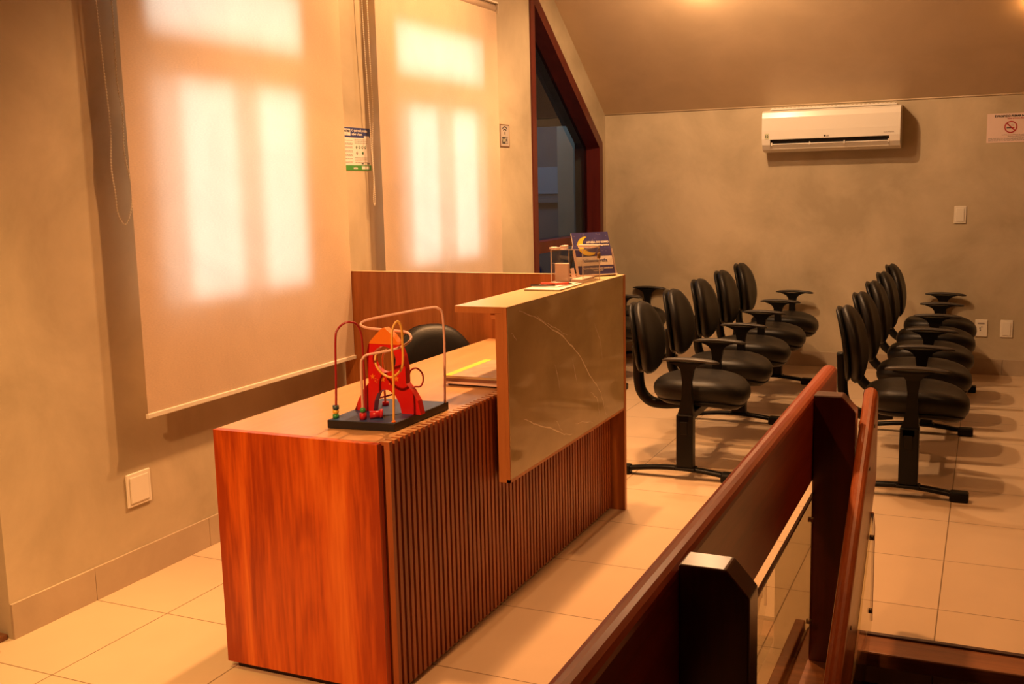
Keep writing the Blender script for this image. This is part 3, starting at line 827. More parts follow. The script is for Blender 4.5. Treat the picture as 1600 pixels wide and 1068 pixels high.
blind('cream roller blind over the far window, beside the small wifi sign', 4.765, 6.235,
      [(CX, 4.70, 2.58), (CX, 4.705, 2.3), (CX, 4.725, 1.95), (CX, 4.735, 1.7), (CX, 4.745, 1.55), (CX, 4.735, 1.45), (CX, 4.74, 1.41), (CX, 4.75, 1.45), (CX, 4.745, 1.7), (CX, 4.765, 1.9), (CX, 4.755, 2.2), (CX, 4.75, 2.58)])

# ------------------------------------------------------------------ wall things
# blank plate under near blind
def plate(name, label, cat, O, right, up, w_, h_, inset=True, group=None):
    t = thing(name, label, cat, O, 0, group)
    M = frame_mtx((0, 0, 0), right, up)
    def addbox(x0, x1, y0, y1, z0, z1, mat, nm, bev=0.002, parent=t):
        mb = MB(); mb.box((x0, y0, z0), (x1, y1, z1), mat, bev=bev)
        for v in mb.bm.verts: v.co = M @ v.co
        return mb.build(nm, parent)
    addbox(-w_/2, w_/2, -h_/2, h_/2, 0, 0.008, M_WHITE2, 'plate', 0.003)
    if inset: addbox(-w_/2+0.014, w_/2-0.014, -h_/2+0.014, h_/2-0.014, 0.0081, 0.012, M_WHITE2, 'cover', 0.003)
    return t, addbox
plate('wall_plate', 'square cream blank plate low on the left wall below the near blind', 'wall plate', (WX, 2.981, 0.362), (0, 1, 0), (0, 0, 1), 0.125, 0.132)
plate('light_switch', 'cream light switch plate on the back wall right of the air conditioner', 'switch', (-0.196, YB, 1.198), (1, 0, 0), (0, 0, 1), 0.083, 0.128)
t, ab = plate('wall_outlet', 'cream socket plate with a dark slot low on the back wall beside the chairs', 'outlet', (-0.019, YB, 0.352), (1, 0, 0), (0, 0, 1), 0.085, 0.128, inset=False)
ab(-0.025, 0.022, 0.030, 0.042, 0.008, 0.0095, M_GREYINK, 'slot', 0.001)
for px_, py_ in ((-0.008, 0.002), (0.004, 0.010), (-0.006, -0.014)):
    mb = MB(); mb.cyl((px_, -0.0081, py_), (px_, -0.0095, py_), 0.0045, M_INK, 10); mb.build('socket_hole', t)
plate('wall_plate', 'cream blank plate low on the back wall right of the socket', 'wall plate', (0.153, YB, 0.353), (1, 0, 0), (0, 0, 1), 0.085, 0.130)

# air conditioner
AO = (-1.125, YB, 1.70)
ac = thing('air_conditioner', 'white split air conditioner mounted high on the back wall', 'air conditioner', AO)
def acp(mb, nm, parent=None): 
    o = mb.build(nm, parent or ac, origin=AO); return o
AX0, AX1 = -1.632, -0.622
body = [(0, 1.70), (0, 2.02), (-0.05, 2.02), (-0.150, 2.015), (-0.182, 2.0), (-0.195, 1.96), (-0.198, 1.86), (-0.196, 1.80), (-0.184, 1.755), (-0.155, 1.72), (-0.10, 1.70)]
notch = [(0, 1.70), (0, 2.02), (-0.05, 2.02), (-0.150, 2.015), (-0.182, 2.0), (-0.195, 1.96), (-0.198, 1.86), (-0.196, 1.795), (-0.12, 1.79), (-0.09, 1.735), (-0.155, 1.722), (-0.10, 1.70)]
mb = MB()
for (x0, x1, pr_) in ((AX0, AX0+0.062, body), (AX0+0.062, AX1-0.075, notch), (AX1-0.075, AX1, body)):
    mb.prism([(YB+p[0], p[1]) for p in pr_], 'x', x0, x1, M_WHITE)
acp(mb, 'housing')
mb = MB(); mb.box((AX0+0.06, YB-0.155, 1.735), (AX1-0.073, YB-0.10, 1.79), M_INK); acp(mb, 'air_outlet')
mb = MB(); mb.prism([(YB-0.180, 1.762), (YB-0.184, 1.757), (YB-0.150, 1.722), (YB-0.140, 1.724), (YB-0.150, 1.735)], 'x', AX0+0.066, AX1-0.079, M_WHITE)
fl = acp(mb, 'louver_flap')
for xx in (AX0+0.07, AX0+0.355, AX0+0.61, AX1-0.085):
    mb = MB(); mb.box((xx, YB-0.186, 1.748), (xx+0.008, YB-0.150, 1.772), M_WHITE, bev=0.001); acp(mb, 'louver_pin')
mb = MB(); mb.box((AX0+0.05, YB-0.13, 2.0202), (AX1-0.03, YB-0.01, 2.034), M_WHITE, bev=0.003)
for k in range(30):
    x = AX0+0.06+k*0.0305
    mb.box((x, YB-0.128, 2.0342), (x+0.014, YB-0.012, 2.038), M_WHITE2)
acp(mb, 'top_grille')
def ac_text(nm, s_, x, z, size, mat, bold=0.0006):
    return text_mesh(nm, s_, size, mat, frame_mtx((x-AO[0], -0.1995, z-AO[2]), (1, 0, 0), (0, 0, 1)), ac, bold)
mb = MB(); mb.cyl((-1.160, YB-0.1985, 1.811), (-1.160, YB-0.1975, 1.811), 0.007, M_INK, 20); acp(mb, 'logo_disc')
ac_text('logo_text', 'LG', -1.150, 1.805, 0.016, M_GREYINK)
mb = MB(); mb.box((AX0+0.022, YB-0.1975, 1.80), (AX0+0.055, YB-0.1965, 1.842), plain('pale_green_sticker', (0.55, 0.56, 0.36), 0.5)); acp(mb, 'warranty_sticker')
ac_text('warranty_text', '10', AX0+0.024, 1.811, 0.026, M_INK)
ac_text('model_text', 'DUAL INVERTER', AX1-0.115, 1.818, 0.010, M_GREYINK, 0.0)

# posters
def sheet(name, label, cat, O, right, up, w_, h_, mat=M_PAPER, th=0.002):
    t = thing(name, label, cat, O)
    M = frame_mtx((0, 0, 0), right, up)
    def rect(nm, x0, x1, y0, y1, mat, z=0.0004, parent=t, lift=0.0):
        mb = MB(); mb.box((x0, y0, th+lift), (x1, y1, th+lift+z), mat)
        for v in mb.bm.verts: v.co = M @ v.co
        return mb.build(nm, parent)
    mb = MB(); mb.box((0, 0, 0), (w_, h_, th), mat)
    for v in mb.bm.verts: v.co = M @ v.co
    mb.build('sheet', t)
    def txt(nm, s_, x, y, size, mat, bold=0.0, align='LEFT', sx=1.0, parent=t):
        return text_mesh(nm, s_, size, mat, M @ Matrix.Translation((x, y, th+0.0011)), parent, bold, align, 0.0002, sx)
    return t, rect, txt, M
# information poster between the blinds
t, rect, txt, PM = sheet('information_poster', 'small information poster with navy header and green footer between the blinds', 'poster', (WX, 4.515, 1.590), (0, 1, 0), (0, 0, 1), 0.272, 0.216)
rect('header_band', 0, 0.272, 0.166, 0.216, M_NAVY); rect('footer_band', 0, 0.272, 0.0, 0.026, M_GREEN)
rect('logo_box', 0.0, 0.084, 0.175, 0.209, M_PAPER, lift=0.0005)
txt('logo_text', 'MATRIX', 0.026, 0.192, 0.015, M_INK, 0.0008); txt('logo_small_text', '1 2 3 4', 0.03, 0.178, 0.010, M_GREYINK)
txt('title_text', 'O que você precisa\nsaber e fazer.', 0.096, 0.196, 0.0185, M_PAPER, 0.0004)
rect('header_tab', 0.21, 0.262, 0.166, 0.176, M_PAPER, lift=0.0005)
mb = MB()
random.seed(2)
def lines(x0, x1, ys, th_=0.0022, mat=M_GREYINK):
    b = MB()
    for y in ys:
        x = x0
        while x < x1-0.004:
            l = random.uniform(0.006, 0.018); e = min(x+l, x1)
            b.box((x, y, 0.0024), (e, y+th_, 0.0027), mat); x = e+0.003
    for v in b.bm.verts: v.co = PM @ v.co
    return b
lines(0.03, 0.10, [0.150, 0.136, 0.130, 0.118, 0.112, 0.098, 0.092, 0.078, 0.072, 0.058, 0.044, 0.038]).build('text_lines', t)
lines(0.12, 0.24, [0.156, 0.148, 0.138, 0.062, 0.055, 0.048, 0.040]).build('text_lines', t)
for k in range(4):
    b = MB(); b.cyl((0.137+k*0.028, 0.118, 0.0022), (0.137+k*0.028, 0.118, 0.0026), 0.008, M_DGREEN, 16)
    b.cyl((0.137+k*0.028, 0.118, 0.0026), (0.137+k*0.028, 0.118, 0.0028), 0.0035, M_PAPER, 12)
    for v in b.bm.verts: v.co = PM @ v.co
    b.build('printed_icon', t)
for k, m_ in enumerate((M_GREYINK, M_DGREEN)):
    b = MB(); b.cyl((0.14+k*0.055, 0.088, 0.0022), (0.14+k*0.055, 0.088, 0.0026), 0.0085, m_, 16)
    for v in b.bm.verts: v.co = PM @ v.co
    b.build('printed_icon', t)
rect('printed_badge', 0.18, 0.20, 0.031, 0.036, M_INK); rect('printed_badge', 0.232, 0.24, 0.030, 0.040, M_INK); rect('printed_badge', 0.246, 0.254, 0.030, 0.040, M_INK)
txt('footer_text', 'saúde', 0.10, 0.006, 0.017, M_PAPER, 0.0004); rect('footer_logo', 0.18, 0.25, 0.005, 0.021, M_PAPER, lift=0.0005)

# wifi sign
t, rect, txt, PM = sheet('wifi_sign', 'small grey rectangular wifi sign right of the far blind', 'sign', (WX, 6.408, 1.748), (0, 1, 0), (0, 0, 1), 0.150, 0.150, plain('brown_sign_border', (0.16, 0.08, 0.04), 0.5), 0.003)
rect('sign_face', 0.010, 0.140, 0.008, 0.142, plain('silver_sign', (0.42, 0.36, 0.30), 0.4))
for rr in (0.042, 0.026):
    b = MB(); pts = [(0.075+rr*1.15*math.cos(a), 0.092+rr*math.sin(a), 0.0038) for a in [math.radians(38+104*k/10) for k in range(11)]]
    b.tube(pts, 0.0042, M_INK, 6, up=Vector((0, 0, 1)))
    for v in b.bm.verts: v.co.z = 0.0034+(v.co.z-0.0038)*0.1; v.co = PM @ v.co
    b.build('wifi_arc', t)
b = MB(); b.cyl((0.075, 0.095, 0.0034), (0.075, 0.095, 0.0040), 0.006, M_INK, 14)
b.box((0.072, 0.082, 0.0034), (0.078, 0.095, 0.0040), M_INK)
for v in b.bm.verts: v.co = PM @ v.co
b.build('wifi_dot', t)
rect('wifi_badge', 0.030, 0.120, 0.022, 0.066, M_INK, lift=0.0005)
rect('wifi_badge_inset', 0.078, 0.117, 0.025, 0.063, plain('silver_badge', (0.42, 0.36, 0.30), 0.4), lift=0.001)
text_mesh('wifi_text', 'Wi', 0.034, plain('silver_text', (0.5, 0.46, 0.3), 0.4), PM @ Matrix.Translation((0.036, 0.032, 0.0048)), t, 0.001, 'LEFT', 0.0002)
text_mesh('wifi_text', 'Fi', 0.034, M_INK, PM @ Matrix.Translation((0.084, 0.032, 0.0052)), t, 0.001, 'LEFT', 0.0002)

# no smoking sign
t, rect, txt, PM = sheet('no_smoking_sign', 'white no-smoking sign with red ring high on the back wall at right', 'sign', (-0.040, YB, 1.718), (1, 0, 0), (0, 0, 1), 0.40, 0.208, M_PAPERP)
txt('notice_text', 'É PROIBIDO FUMAR NESTE LOCAL', 0.200, 0.182, 0.0195, M_INK, 0.0008, 'CENTER', 1.0)
txt('notice_small_text', 'fumar provoca câncer de pulmão', 0.225, 0.168, 0.0135, M_REDP, 0.0004, 'CENTER')
b = MB(); pts = []
RC = (0.158, 0.110); RR = 0.043
ring_o = [(RC[0]+RR*math.cos(2*math.pi*k/32), RC[1]+RR*math.sin(2*math.pi*k/32)) for k in range(32)]
ring_i = [(RC[0]+RR*0.82*math.cos(2*math.pi*k/32), RC[1]+RR*0.82*math.sin(2*math.pi*k/32)) for k in range(32)]
b.prism(ring_o, 'z', 0.0022, 0.0030, M_REDP, hole=ring_i)
c_, s_ = math.cos(math.radians(-45)), math.sin(math.radians(-45))
q = [(-0.038, -0.004), (0.038, -0.004), (0.038, 0.004), (-0.038, 0.004)]
b.prism([(RC[0]+x*c_-y*s_, RC[1]+x*s_+y*c_) for x, y in q], 'z', 0.0026, 0.0032, M_REDP)
for v in b.bm.verts: v.co = PM @ v.co
b.build('prohibition_ring', t)
b = MB(); b.box((RC[0]-0.028, RC[1]-0.010, 0.0022), (RC[0]+0.010, RC[1]-0.003, 0.0025), M_INK); b.box((RC[0]+0.012, RC[1]-0.010, 0.0022), (RC[0]+0.024, RC[1]-0.003, 0.0025), M_REDP)
for k in range(3): b.tube([(RC[0]+0.006+0.006*k, RC[1]+0.006, 0.0024), (RC[0]+0.002+0.006*k, RC[1]+0.013, 0.0024), (RC[0]+0.008+0.006*k, RC[1]+0.020, 0.0024)], 0.0008, M_GREYINK, 5)
for v in b.bm.verts: v.co = PM @ v.co
b.build('cigarette_symbol', t)
txt('legal_text', 'Lei Federal e Lei Estadual de proteção à saúde\ndenuncie o descumprimento', 0.2, 0.052, 0.0105, M_GREYINK, 0.0, 'CENTER')
def nlines():
    b = MB()
    for y in (0.012, 0.018, 0.024, 0.030):
        x = 0.012
        while x < 0.39:
            l = random.uniform(0.01, 0.03); b.box((x, y, 0.0022), (min(x+l, 0.39), y+0.003, 0.0025), M_GREYINK); x += l+0.004
    for v in b.bm.verts: v.co = PM @ v.co
    return b
nlines().build('text_lines', t)

# ------------------------------------------------------------------ bead maze toy on the desk
TO = (-1.70, 2.78, DT)
toy = thing('bead_maze_toy', 'red rocket bead maze toy with coloured wires on a navy base', 'toy', TO)
def tp(mb, nm, parent=toy): return mb.build(nm, parent, origin=TO)
ZB = 0.8025
mb = MB(); mb.prism([(-1.815, 2.598), (-1.592, 2.622), (-1.585, 2.955), (-1.825, 2.935)], 'z', DT+0.0012, ZB-0.0006, M_TOYBLK, bev=0.0015)
mb.prism([(-1.813, 2.600), (-1.594, 2.624), (-1.587, 2.953), (-1.823, 2.933)], 'z', ZB-0.0006, ZB, M_TOYBASE)
tp(mb, 'base')
RY0, RY1 = 2.750, 2.778
outline = [(-1.813, ZB), (-1.797, 0.839), (-1.777, 0.871), (-1.757, 0.893), (-1.759, 0.938), (-1.761, 0.985), (-1.752, 1.018), (-1.642, 1.018), (-1.629, 0.983), (-1.622, 0.945), (-1.622, 0.898), (-1.604, 0.879), (-1.583, 0.846), (-1.573, ZB), (-1.641, ZB), (-1.647, 0.832), (-1.662, 0.858), (-1.685, 0.874), (-1.708, 0.874), (-1.727, 0.860), (-1.738, 0.836), (-1.744, ZB)]
hole = [(-1.697+0.042*math.cos(2*math.pi*k/20), 0.970+0.045*math.sin(2*math.pi*k/20)*0.93) for k in range(20)]
mb = MB(); mb.prism(outline, 'y', RY0, RY1, M_TOYRED, hole=hole); tp(mb, 'rocket_body')
mb = MB(); mb.prism([(-1.752, 1.0185), (-1.742, 1.030), (-1.723, 1.049), (-1.702, 1.068), (-1.692, 1.070), (-1.667, 1.050), (-1.648, 1.028), (-1.642, 1.0185)], 'y', RY0, RY1, M_TOYORG); tp(mb, 'rocket_nose')
def star(cx, cz, r_):
    b = MB(); pts = []
    for k in range(10):
        a = math.pi/2+math.pi*k/5; q_ = r_ if k % 2 == 0 else r_*0.45
        pts.append((cx+q_*math.cos(a), cz+q_*math.sin(a)))
    b.prism(pts, 'y', RY0-0.0012, RY0-0.0001, M_TOYORG); return b
for a in ((-1.741, 0.914, 0.010), (-1.704, 0.908, 0.010), (-1.655, 0.912, 0.011)): tp(star(*a), 'star_decal')
b = MB()
for cx, cz in ((-1.730, 0.908), (-1.724, 0.904), (-1.732, 0.900), (-1.726, 0.897), (-1.681, 0.893)): b.cyl((cx, RY0-0.0012, cz), (cx, RY0-0.0001, cz), 0.0022, M_TOYORG, 8)
tp(b, 'dot_decals')
RED = [(-1.804, 2.63, ZB), (-1.798, 2.63, 0.908), (-1.799, 2.64, 1.045), (-1.795, 2.65, 1.076), (-1.778, 2.66, 1.093), (-1.761, 2.67, 1.096), (-1.751, 2.69, 1.084), (-1.75, 2.71, 1.047), (-1.757, 2.725, 0.973), (-1.762, 2.735, 0.891), (-1.765, 2.735, ZB)]
PINK = [(-1.712, 2.64, ZB), (-1.712, 2.64, 0.88), (-1.711, 2.64, 0.971), (-1.704, 2.64, 0.991), (-1.694, 2.65, 1.001), (-1.663, 2.66, 1.007), (-1.624, 2.67, 1.015), (-1.595, 2.69, 1.025), (-1.583, 2.72, 1.04), (-1.6, 2.75, 1.051), (-1.641, 2.79, 1.054), (-1.689, 2.80, 1.055), (-1.735, 2.80, 1.057), (-1.789, 2.81, 1.058), (-1.821, 2.82, 1.064), (-1.822, 2.83, 1.073), (-1.795, 2.84, 1.083), (-1.71, 2.86, 1.1), (-1.61, 2.9, 1.1175), (-1.586, 2.91, 1.114), (-1.578, 2.92, 1.096), (-1.577, 2.925, 1.034), (-1.580, 2.93, 0.95), (-1.590, 2.94, ZB)]
YEL = [(-1.6, 2.632, ZB), (-1.594, 2.63, 0.922), (-1.6, 2.64, 1.053), (-1.6, 2.65, 1.087), (-1.59, 2.66, 1.105), (-1.583, 2.67, 1.084), (-1.587, 2.68, 1.029), (-1.59, 2.68, 0.97), (-1.607, 2.68, 0.944), (-1.634, 2.68, 0.93), (-1.663, 2.68, 0.941), (-1.689, 2.69, 0.963), (-1.696, 2.70, 0.991), (-1.687, 2.715, 0.999), (-1.69, 2.745, 0.999), (-1.712, 2.79, 0.992), (-1.738, 2.81, 0.971), (-1.745, 2.82, 0.918), (-1.754, 2.84, ZB)]
DRED = [(-1.63, 2.782, 0.905), (-1.631, 2.795, 0.929), (-1.613, 2.80, 0.939), (-1.604, 2.82, 0.921), (-1.606, 2.83, 0.895), (-1.622, 2.84, 0.873), (-1.643, 2.84, 0.87), (-1.650, 2.82, 0.866), (-1.662, 2.80, 0.862), (-1.699, 2.795, 0.851), (-1.752, 2.79, 0.836), (-1.78, 2.782, 0.833)]
for nm, pts, r_, mt in (('red_wire', RED, 0.0034, M_WRED), ('pink_wire', PINK, 0.0040, M_WPINK), ('yellow_wire', YEL, 0.0036, M_WYEL), ('dark_red_wire', DRED, 0.0028, M_WRED)):
    mb = MB(); mb.tube(catmull(pts, 6), r_, mt, 10); tp(mb, nm)
def bead(c, r_, h_, mat, shape='ball'):
    b = MB()
    if shape == 'ball': b.ball(c, r_, mat, 16, h_/r_)
    else: b.cyl((c[0], c[1], c[2]-h_), (c[0], c[1], c[2]+h_), r_, mat, 18)
    tp(b, 'bead')
bead((-1.804, 2.63, ZB+0.006), 0.010, 0.006, M_BEADG, 'c'); bead((-1.804, 2.63, ZB+0.020), 0.010, 0.009, M_BEADY); bead((-1.803, 2.63, ZB+0.034), 0.010, 0.006, M_BEADB, 'c')
bead((-1.712, 2.64, ZB+0.010), 0.011, 0.010, M_BEADR, 'c'); bead((-1.712, 2.64, ZB+0.029), 0.0095, 0.009, M_BEADG)
bead((-1.754, 2.84, ZB+0.006), 0.011, 0.006, M_BEADR, 'c'); bead((-1.6, 2.632, ZB+0.003), 0.007, 0.004, M_TOYORG)
mb = MB(); mb.cyl((-1.698, 2.655, ZB+0.012), (-1.668, 2.675, ZB+0.012), 0.0115, M_BEADR, 18, r2=0.0115); mb.cyl((-1.672, 2.672, ZB+0.014), (-1.664, 2.677, ZB+0.014), 0.0140, M_BEADR, 18); tp(mb, 'bead')
mb = MB(); mb.tube(catmull([(-1.69, 2.70, ZB), (-1.66, 2.72, ZB), (-1.63, 2.78, ZB), (-1.62, 2.84, ZB), (-1.65, 2.87, ZB)], 6), 0.0012, M_TOYBLK, 5); tp(mb, 'base_groove')

# ------------------------------------------------------------------ magazines on the desk
def slab(nm, label, cat, x0, x1, y0, y1, z0, z1, mat, rot=0, group=None, extra=None, edge=None):
    cx, cy = (x0+x1)/2, (y0+y1)/2
    t = thing(nm, label, cat, (cx, cy, z0), rot, group)
    a, b_ = (x1-x0)/2, (y1-y0)/2
    mb = MB(); mb.box((-a, -b_, 0.0), (a, b_, z1-z0-0.0008), edge or M_PAPER, bev=0.0004); mb.build('pages', t)
    mb = MB(); mb.box((-a-0.001, -b_-0.001, z1-z0-0.0007), (a+0.001, b_+0.001, z1-z0), mat); c = mb.build('cover', t)
    if extra: extra(t, a, b_, z1-z0)
    return t
GR = None
M_TAN = plain('tan_magazine_print', (0.46, 0.34, 0.22), 0.3, noise=0.6, nscale=22)
M_DARKP = plain('dark_folder', (0.05, 0.02, 0.015), 0.5)
slab('folder', 'dark thin folder at the bottom of the stack by the stone ledge', 'folder', -1.785, -1.572, 3.330, 3.62, DT+0.0008, DT+0.008, M_DARKP, 0.02, GR, edge=M_DARKP)
slab('paper_stack', 'pinkish loose papers between the dark folder and the notebook', 'papers', -1.790, -1.572, 3.318, 3.60, DT+0.0083, DT+0.017, M_PAPERP, -0.03, GR, edge=M_PAPERP)
slab('notebook', 'dark-edged notebook under the yellow magazine on the desk', 'notebook', -1.792, -1.575, 3.325, 3.62, DT+0.0173, DT+0.029, M_DARKP, 0.01, GR, edge=plain('brown_page_edges', (0.22, 0.09, 0.05), 0.6))
def magx(t, a, b_, h):
    mb = MB(); mb.box((-a-0.001, -b_, h), (-a+0.030, b_, h+0.0004), M_YELLOW); mb.build('yellow_strip', t)
    mb = MB()
    for k in range(6): mb.tube(catmull([(-a+0.06+0.02*k, b_*0.9-0.03*k, h+0.0003), (-a+0.10+0.02*k, b_*0.5, h+0.0003), (a-0.01, b_*0.3-0.03*k, h+0.0003)], 4), 0.0007, M_DARKP, 4)
    mb.build('printed_drawing', t)
slab('magazine', 'tan magazine with a yellow strip, topmost of the desk stack', 'magazine', -1.800, -1.575, 3.322, 3.68, DT+0.0293, DT+0.0385, M_TAN, 0.015, GR, magx, edge=plain('tan_page_edges', (0.5, 0.36, 0.2), 0.6))

# ------------------------------------------------------------------ things on the raised ledge
LZ = 1.0885
slab('notepad', 'cream stapled notepad at the front of the ledge', 'notepad', -1.645, -1.50, 3.715, 3.99, LZ, LZ+0.006, M_PAPER, 0.03, None, edge=plain('tan_pad_edge', (0.35, 0.26, 0.13), 0.6))
slab('leaflet_pad', 'white leaflets lying on the notepad under the red pen', 'leaflets', -1.640, -1.525, 3.80, 3.98, LZ+0.0062, LZ+0.010, M_PAPER, -0.12, None)
pen = thing('pen', 'flat red pen lying across the white leaflets on the ledge', 'pen', (-1.575, 3.86, LZ+0.010))
mb = MB(); mb.tube([(-0.052, -0.012, 0.0055), (0.058, 0.014, 0.0055)], 0.0052, plain('orange_red_plastic', (0.75, 0.10, 0.05), 0.3), 12); mb.build('barrel', pen)
mb = MB(); mb.tube([(0.0585, 0.0142, 0.0055), (0.072, 0.0175, 0.0055)], 0.004, M_INK, 10, rad=[0.0045, 0.001]); mb.build('tip', pen)
pen2 = thing('pen', 'slim black pen beside the red pen on the ledge', 'pen', (-1.60, 3.80, LZ+0.010))
mb = MB(); mb.tube([(-0.045, -0.012, 0.004), (0.05, 0.010, 0.004)], 0.0034, M_BLACKM, 10); mb.build('barrel', pen2)
mb = MB(); mb.tube([(0.0505, 0.0102, 0.004), (0.060, 0.0125, 0.004)], 0.003, M_STEEL, 8, rad=[0.003, 0.0006]); mb.build('tip', pen2)
# acrylic suggestion box with padlock
BO = (-1.585, 4.15, LZ)
bx = thing('acrylic_box', 'clear acrylic ballot box with a brass padlock on the ledge', 'box', BO)
X0, X1, Y0, Y1, Z0, Z1 = -1.655, -1.515, 4.030, 4.235, LZ, LZ+0.138
tt_ = 0.003
def bp_(mb, nm, parent=bx): return mb.build(nm, parent, origin=BO)
for nm, a, b_ in (('side_wall', (X0, Y0, Z0), (X0+tt_, Y1, Z1)), ('side_wall', (X1-tt_, Y0, Z0), (X1, Y1, Z1)), ('front_wall', (X0+tt_, Y0, Z0), (X1-tt_, Y0+tt_, Z1)), ('back_wall', (X0+tt_, Y1-tt_, Z0), (X1-tt_, Y1, Z1)), ('base_plate', (X0+tt_, Y0+tt_, Z0), (X1-tt_, Y1-tt_, Z0+tt_)), ('lid', (X0-0.002, Y0-0.002, Z1+0.0005), (X1+0.002, Y1+0.002, Z1+0.004))):
    mb = MB(); mb.box(a, b_, M_ACRYL); bp_(mb, nm)
mb = MB()
e = 0.0014
for (x, y) in ((X0, Y0), (X1, Y0), (X0, Y1), (X1, Y1)): mb.box((x-e, y-e, Z0), (x+e, y+e, Z1), M_ACRYLE)
for (y) in (Y0, Y1): mb.box((X0, y-e, Z1), (X1, y+e, Z1+2*e), M_ACRYLE)
for (x) in (X0, X1): mb.box((x-e, Y0, Z1), (x+e, Y1, Z1+2*e), M_ACRYLE)
bp_(mb, 'edge_trim')
for (x0, x1, y0, y1) in ((X0-0.006, X0+0.016, Y0-0.005, Y0+0.03), (X0+0.0, X0+0.020, Y0+0.10, Y0+0.15), (X0+0.02, X0+0.04, Y0-0.004, Y0+0.006)):
    mb = MB(); mb.box((x0, y0, Z1+0.004), (x1, y1, Z1+0.011), M_PAPERP, bev=0.002); bp_(mb, 'lid_tab')
mb = MB(); mb.box((X0+0.05, Y1-0.02, Z1+0.0045), (X1+0.006, Y1+0.006, Z1+0.010), M_PAPERP, bev=0.001); bp_(mb, 'lid_flap')
pl = thing('padlock', 'small brass padlock hanging on the corner of the acrylic box', 'padlock', (X1+0.008, Y1-0.03, Z1-0.035))
mb = MB(); mb.box((-0.0045, -0.012, -0.012), (0.0045, 0.012, 0.012), M_BRASS, bev=0.002); mb.build('body', pl)
mb = MB(); mb.tube([(0, -0.008, 0.012), (0, -0.008, 0.026)] + [(0, -0.008*math.cos(a), 0.026+0.008*math.sin(a)) for a in [math.pi*k/6 for k in range(1, 6)]] + [(0, 0.008, 0.026), (0, 0.008, 0.012)], 0.0018, M_STEEL, 8); mb.build('shackle', pl)
# cards inside the box and folded paper
cd = thing('card_block', 'tall pinkish white card standing inside the left of the acrylic box', 'card', (X0+0.036, Y0+0.035, LZ+tt_))
mb = MB(); mb.box((-0.030, -0.012, 0), (0.030, 0.012, 0.078), M_PAPERP, bev=0.004); mb.build('cards', cd)
mb = MB(); mb.box((0.0, -0.060, 0), (0.004, 0.06, 0.0), M_PAPER); mb.bm.free()
mb = MB(); mb.loft([[Vector((0.045, 0.0+0.02*k, 0.002)), Vector((0.047, 0.02*k, 0.002)), Vector((0.036, 0.02*k, 0.055)), Vector((0.034, 0.02*k, 0.055))] for k in range(3)], M_PAPERP, smooth=False); mb.build('folded_slip', cd)
slab('paper_sheet', 'white paper slips lying inside the acrylic box', 'paper', X0+0.08, X1-0.012, Y0+0.02, Y1-0.03, LZ+tt_, LZ+tt_+0.012, M_PAPERP, 0, None, edge=M_PAPERP)
# leaflet stand with moon leaflet
SO = Vector((-1.565, 4.345, LZ+0.0003))
ls = thing('leaflet_holder', 'clear acrylic leaflet holder leaning back at the far end of the ledge', 'holder', SO)
wdir = Vector((0.72, 0.69, 0)).normalized()
nb = Vector((wdir.y, -wdir.x, 0))          # facing the room
lean = math.radians(24)
upd = (Vector((0, 0, 1))*math.cos(lean) - nb*math.sin(lean)).normalized()
HW = 0.088
LM = Matrix((wdir, upd, wdir.cross(upd))).transposed().to_4x4()
LM.translation = Vector((0, 0, 0.006))
def lp(x0, x1, y0, y1, z0, z1, mat, nm, parent, bev=0):
    mb = MB(); mb.box((x0, y0, z0), (x1, y1, z1), mat, bev=bev)
    for v in mb.bm.verts: v.co = LM @ v.co
    return mb.build(nm, parent)
lp(-HW-0.004, HW+0.004, 0, 0.185, -0.014, -0.011, M_ACRYL, 'back_plate', ls)
fp = lp(-HW-0.004, HW+0.004, 0, 0.120, 0.010, 0.013, M_ACRYL, 'front_pocket', ls)
lp(-HW-0.004, -HW-0.001, 0, 0.120, -0.011, 0.0100, M_ACRYLE, 'pocket_side', ls); lp(HW+0.001, HW+0.004, 0, 0.120, -0.011, 0.0100, M_ACRYLE, 'pocket_side', ls)
lp(-HW-0.004, HW+0.004, -0.003, 0.0, -0.014, 0.013, M_ACRYLE, 'pocket_floor', ls)
mb = MB(); q0 = LM @ Vector((-HW*0.9, 0.13, -0.016)); q1 = LM @ Vector((HW*0.9, 0.13, -0.016)); bk = -nb*0.075
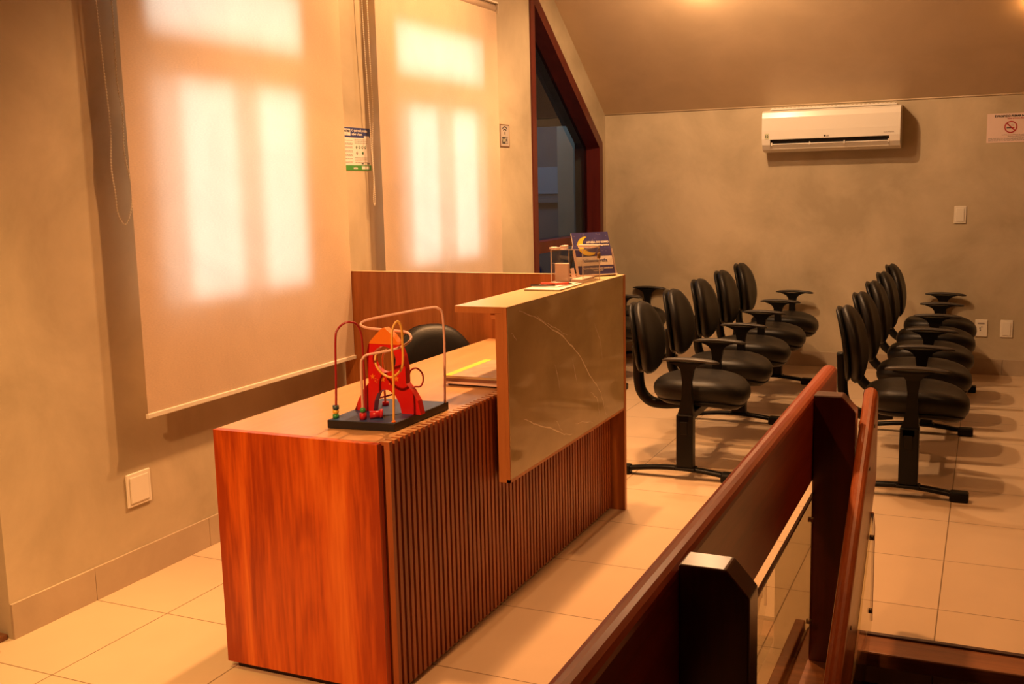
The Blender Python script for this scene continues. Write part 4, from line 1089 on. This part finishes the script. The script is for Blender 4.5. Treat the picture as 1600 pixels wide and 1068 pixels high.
for q_ in (q0, q1):
    mb.loft([[q_+wdir*s_*0.002+upd*0.01, q_+wdir*s_*0.002-upd*0.01, Vector((q_.x+bk.x, q_.y+bk.y, 0.001))+wdir*s_*0.002, Vector((q_.x+bk.x, q_.y+bk.y, 0.006))+wdir*s_*0.002] for s_ in (-1, 1)], M_BLACK, smooth=False)
mb.build('rear_support', ls)
lf = thing('leaflet', 'night-blue leaflet with a yellow crescent moon in the leaflet holder', 'leaflet', SO)
lp(-HW, HW, 0.001, 0.203, -0.010, -0.0005, M_PAPER, 'leaflet_stack', lf)
lp(-HW, HW, 0.001, 0.203, -0.0005, 0.0005, M_NIGHT, 'cover', lf)
lp(-HW+0.001, HW-0.001, 0.046, 0.088, 0.0005, 0.0009, M_PAPER, 'white_band', lf)
mb = MB()
R1, R2 = 0.050, 0.046
pts = []
for k in range(17):
    a = math.radians(100+200*k/16); pts.append((R1*math.cos(a), R1*math.sin(a)))
for k in range(15):
    a = math.radians(285-170*k/14-0); pts.append((0.020+0.043*math.cos(a), 0.008+0.043*math.sin(a)))
mb.prism([(-0.020+p[0], 0.138+p[1]*0.92) for p in pts], 'z', 0.0006, 0.0012, M_YELLOW)
for v in mb.bm.verts: v.co = LM @ v.co
mb.build('crescent_moon', lf)
mb = MB()
random.seed(5)
for k in range(26):
    x, y = random.uniform(-HW+.01, HW-.01), random.uniform(0.10, 0.198); mb.box((x, y, 0.0006), (x+0.0016, y+0.0016, 0.0008), M_PAPER)
for v in mb.bm.verts: v.co = LM @ v.co
mb.build('printed_stars', lf)
def ltxt(nm, s_, x, y, size, mat, bold=0.0, align='LEFT'):
    return text_mesh(nm, s_, size, mat, LM @ Matrix.Translation((x, y, 0.0014)), lf, bold, align, 0.0002)
ltxt('title_text', 'APNEIA DO SONO', 0.083, 0.151, 0.0128, M_PAPER, 0.0006, 'RIGHT')
ltxt('subtitle_text', 'diagnóstico', 0.084, 0.138, 0.0110, M_PAPER, 0.0004, 'RIGHT')
ltxt('brand_text', 'Polissonografia', 0.0, 0.062, 0.0205, M_NAVY, 0.0004, 'CENTER')
ltxt('footer_text', 'Exame disponível para convênios\ne particular', 0.01, 0.030, 0.0105, M_PAPER, 0.0002, 'CENTER')
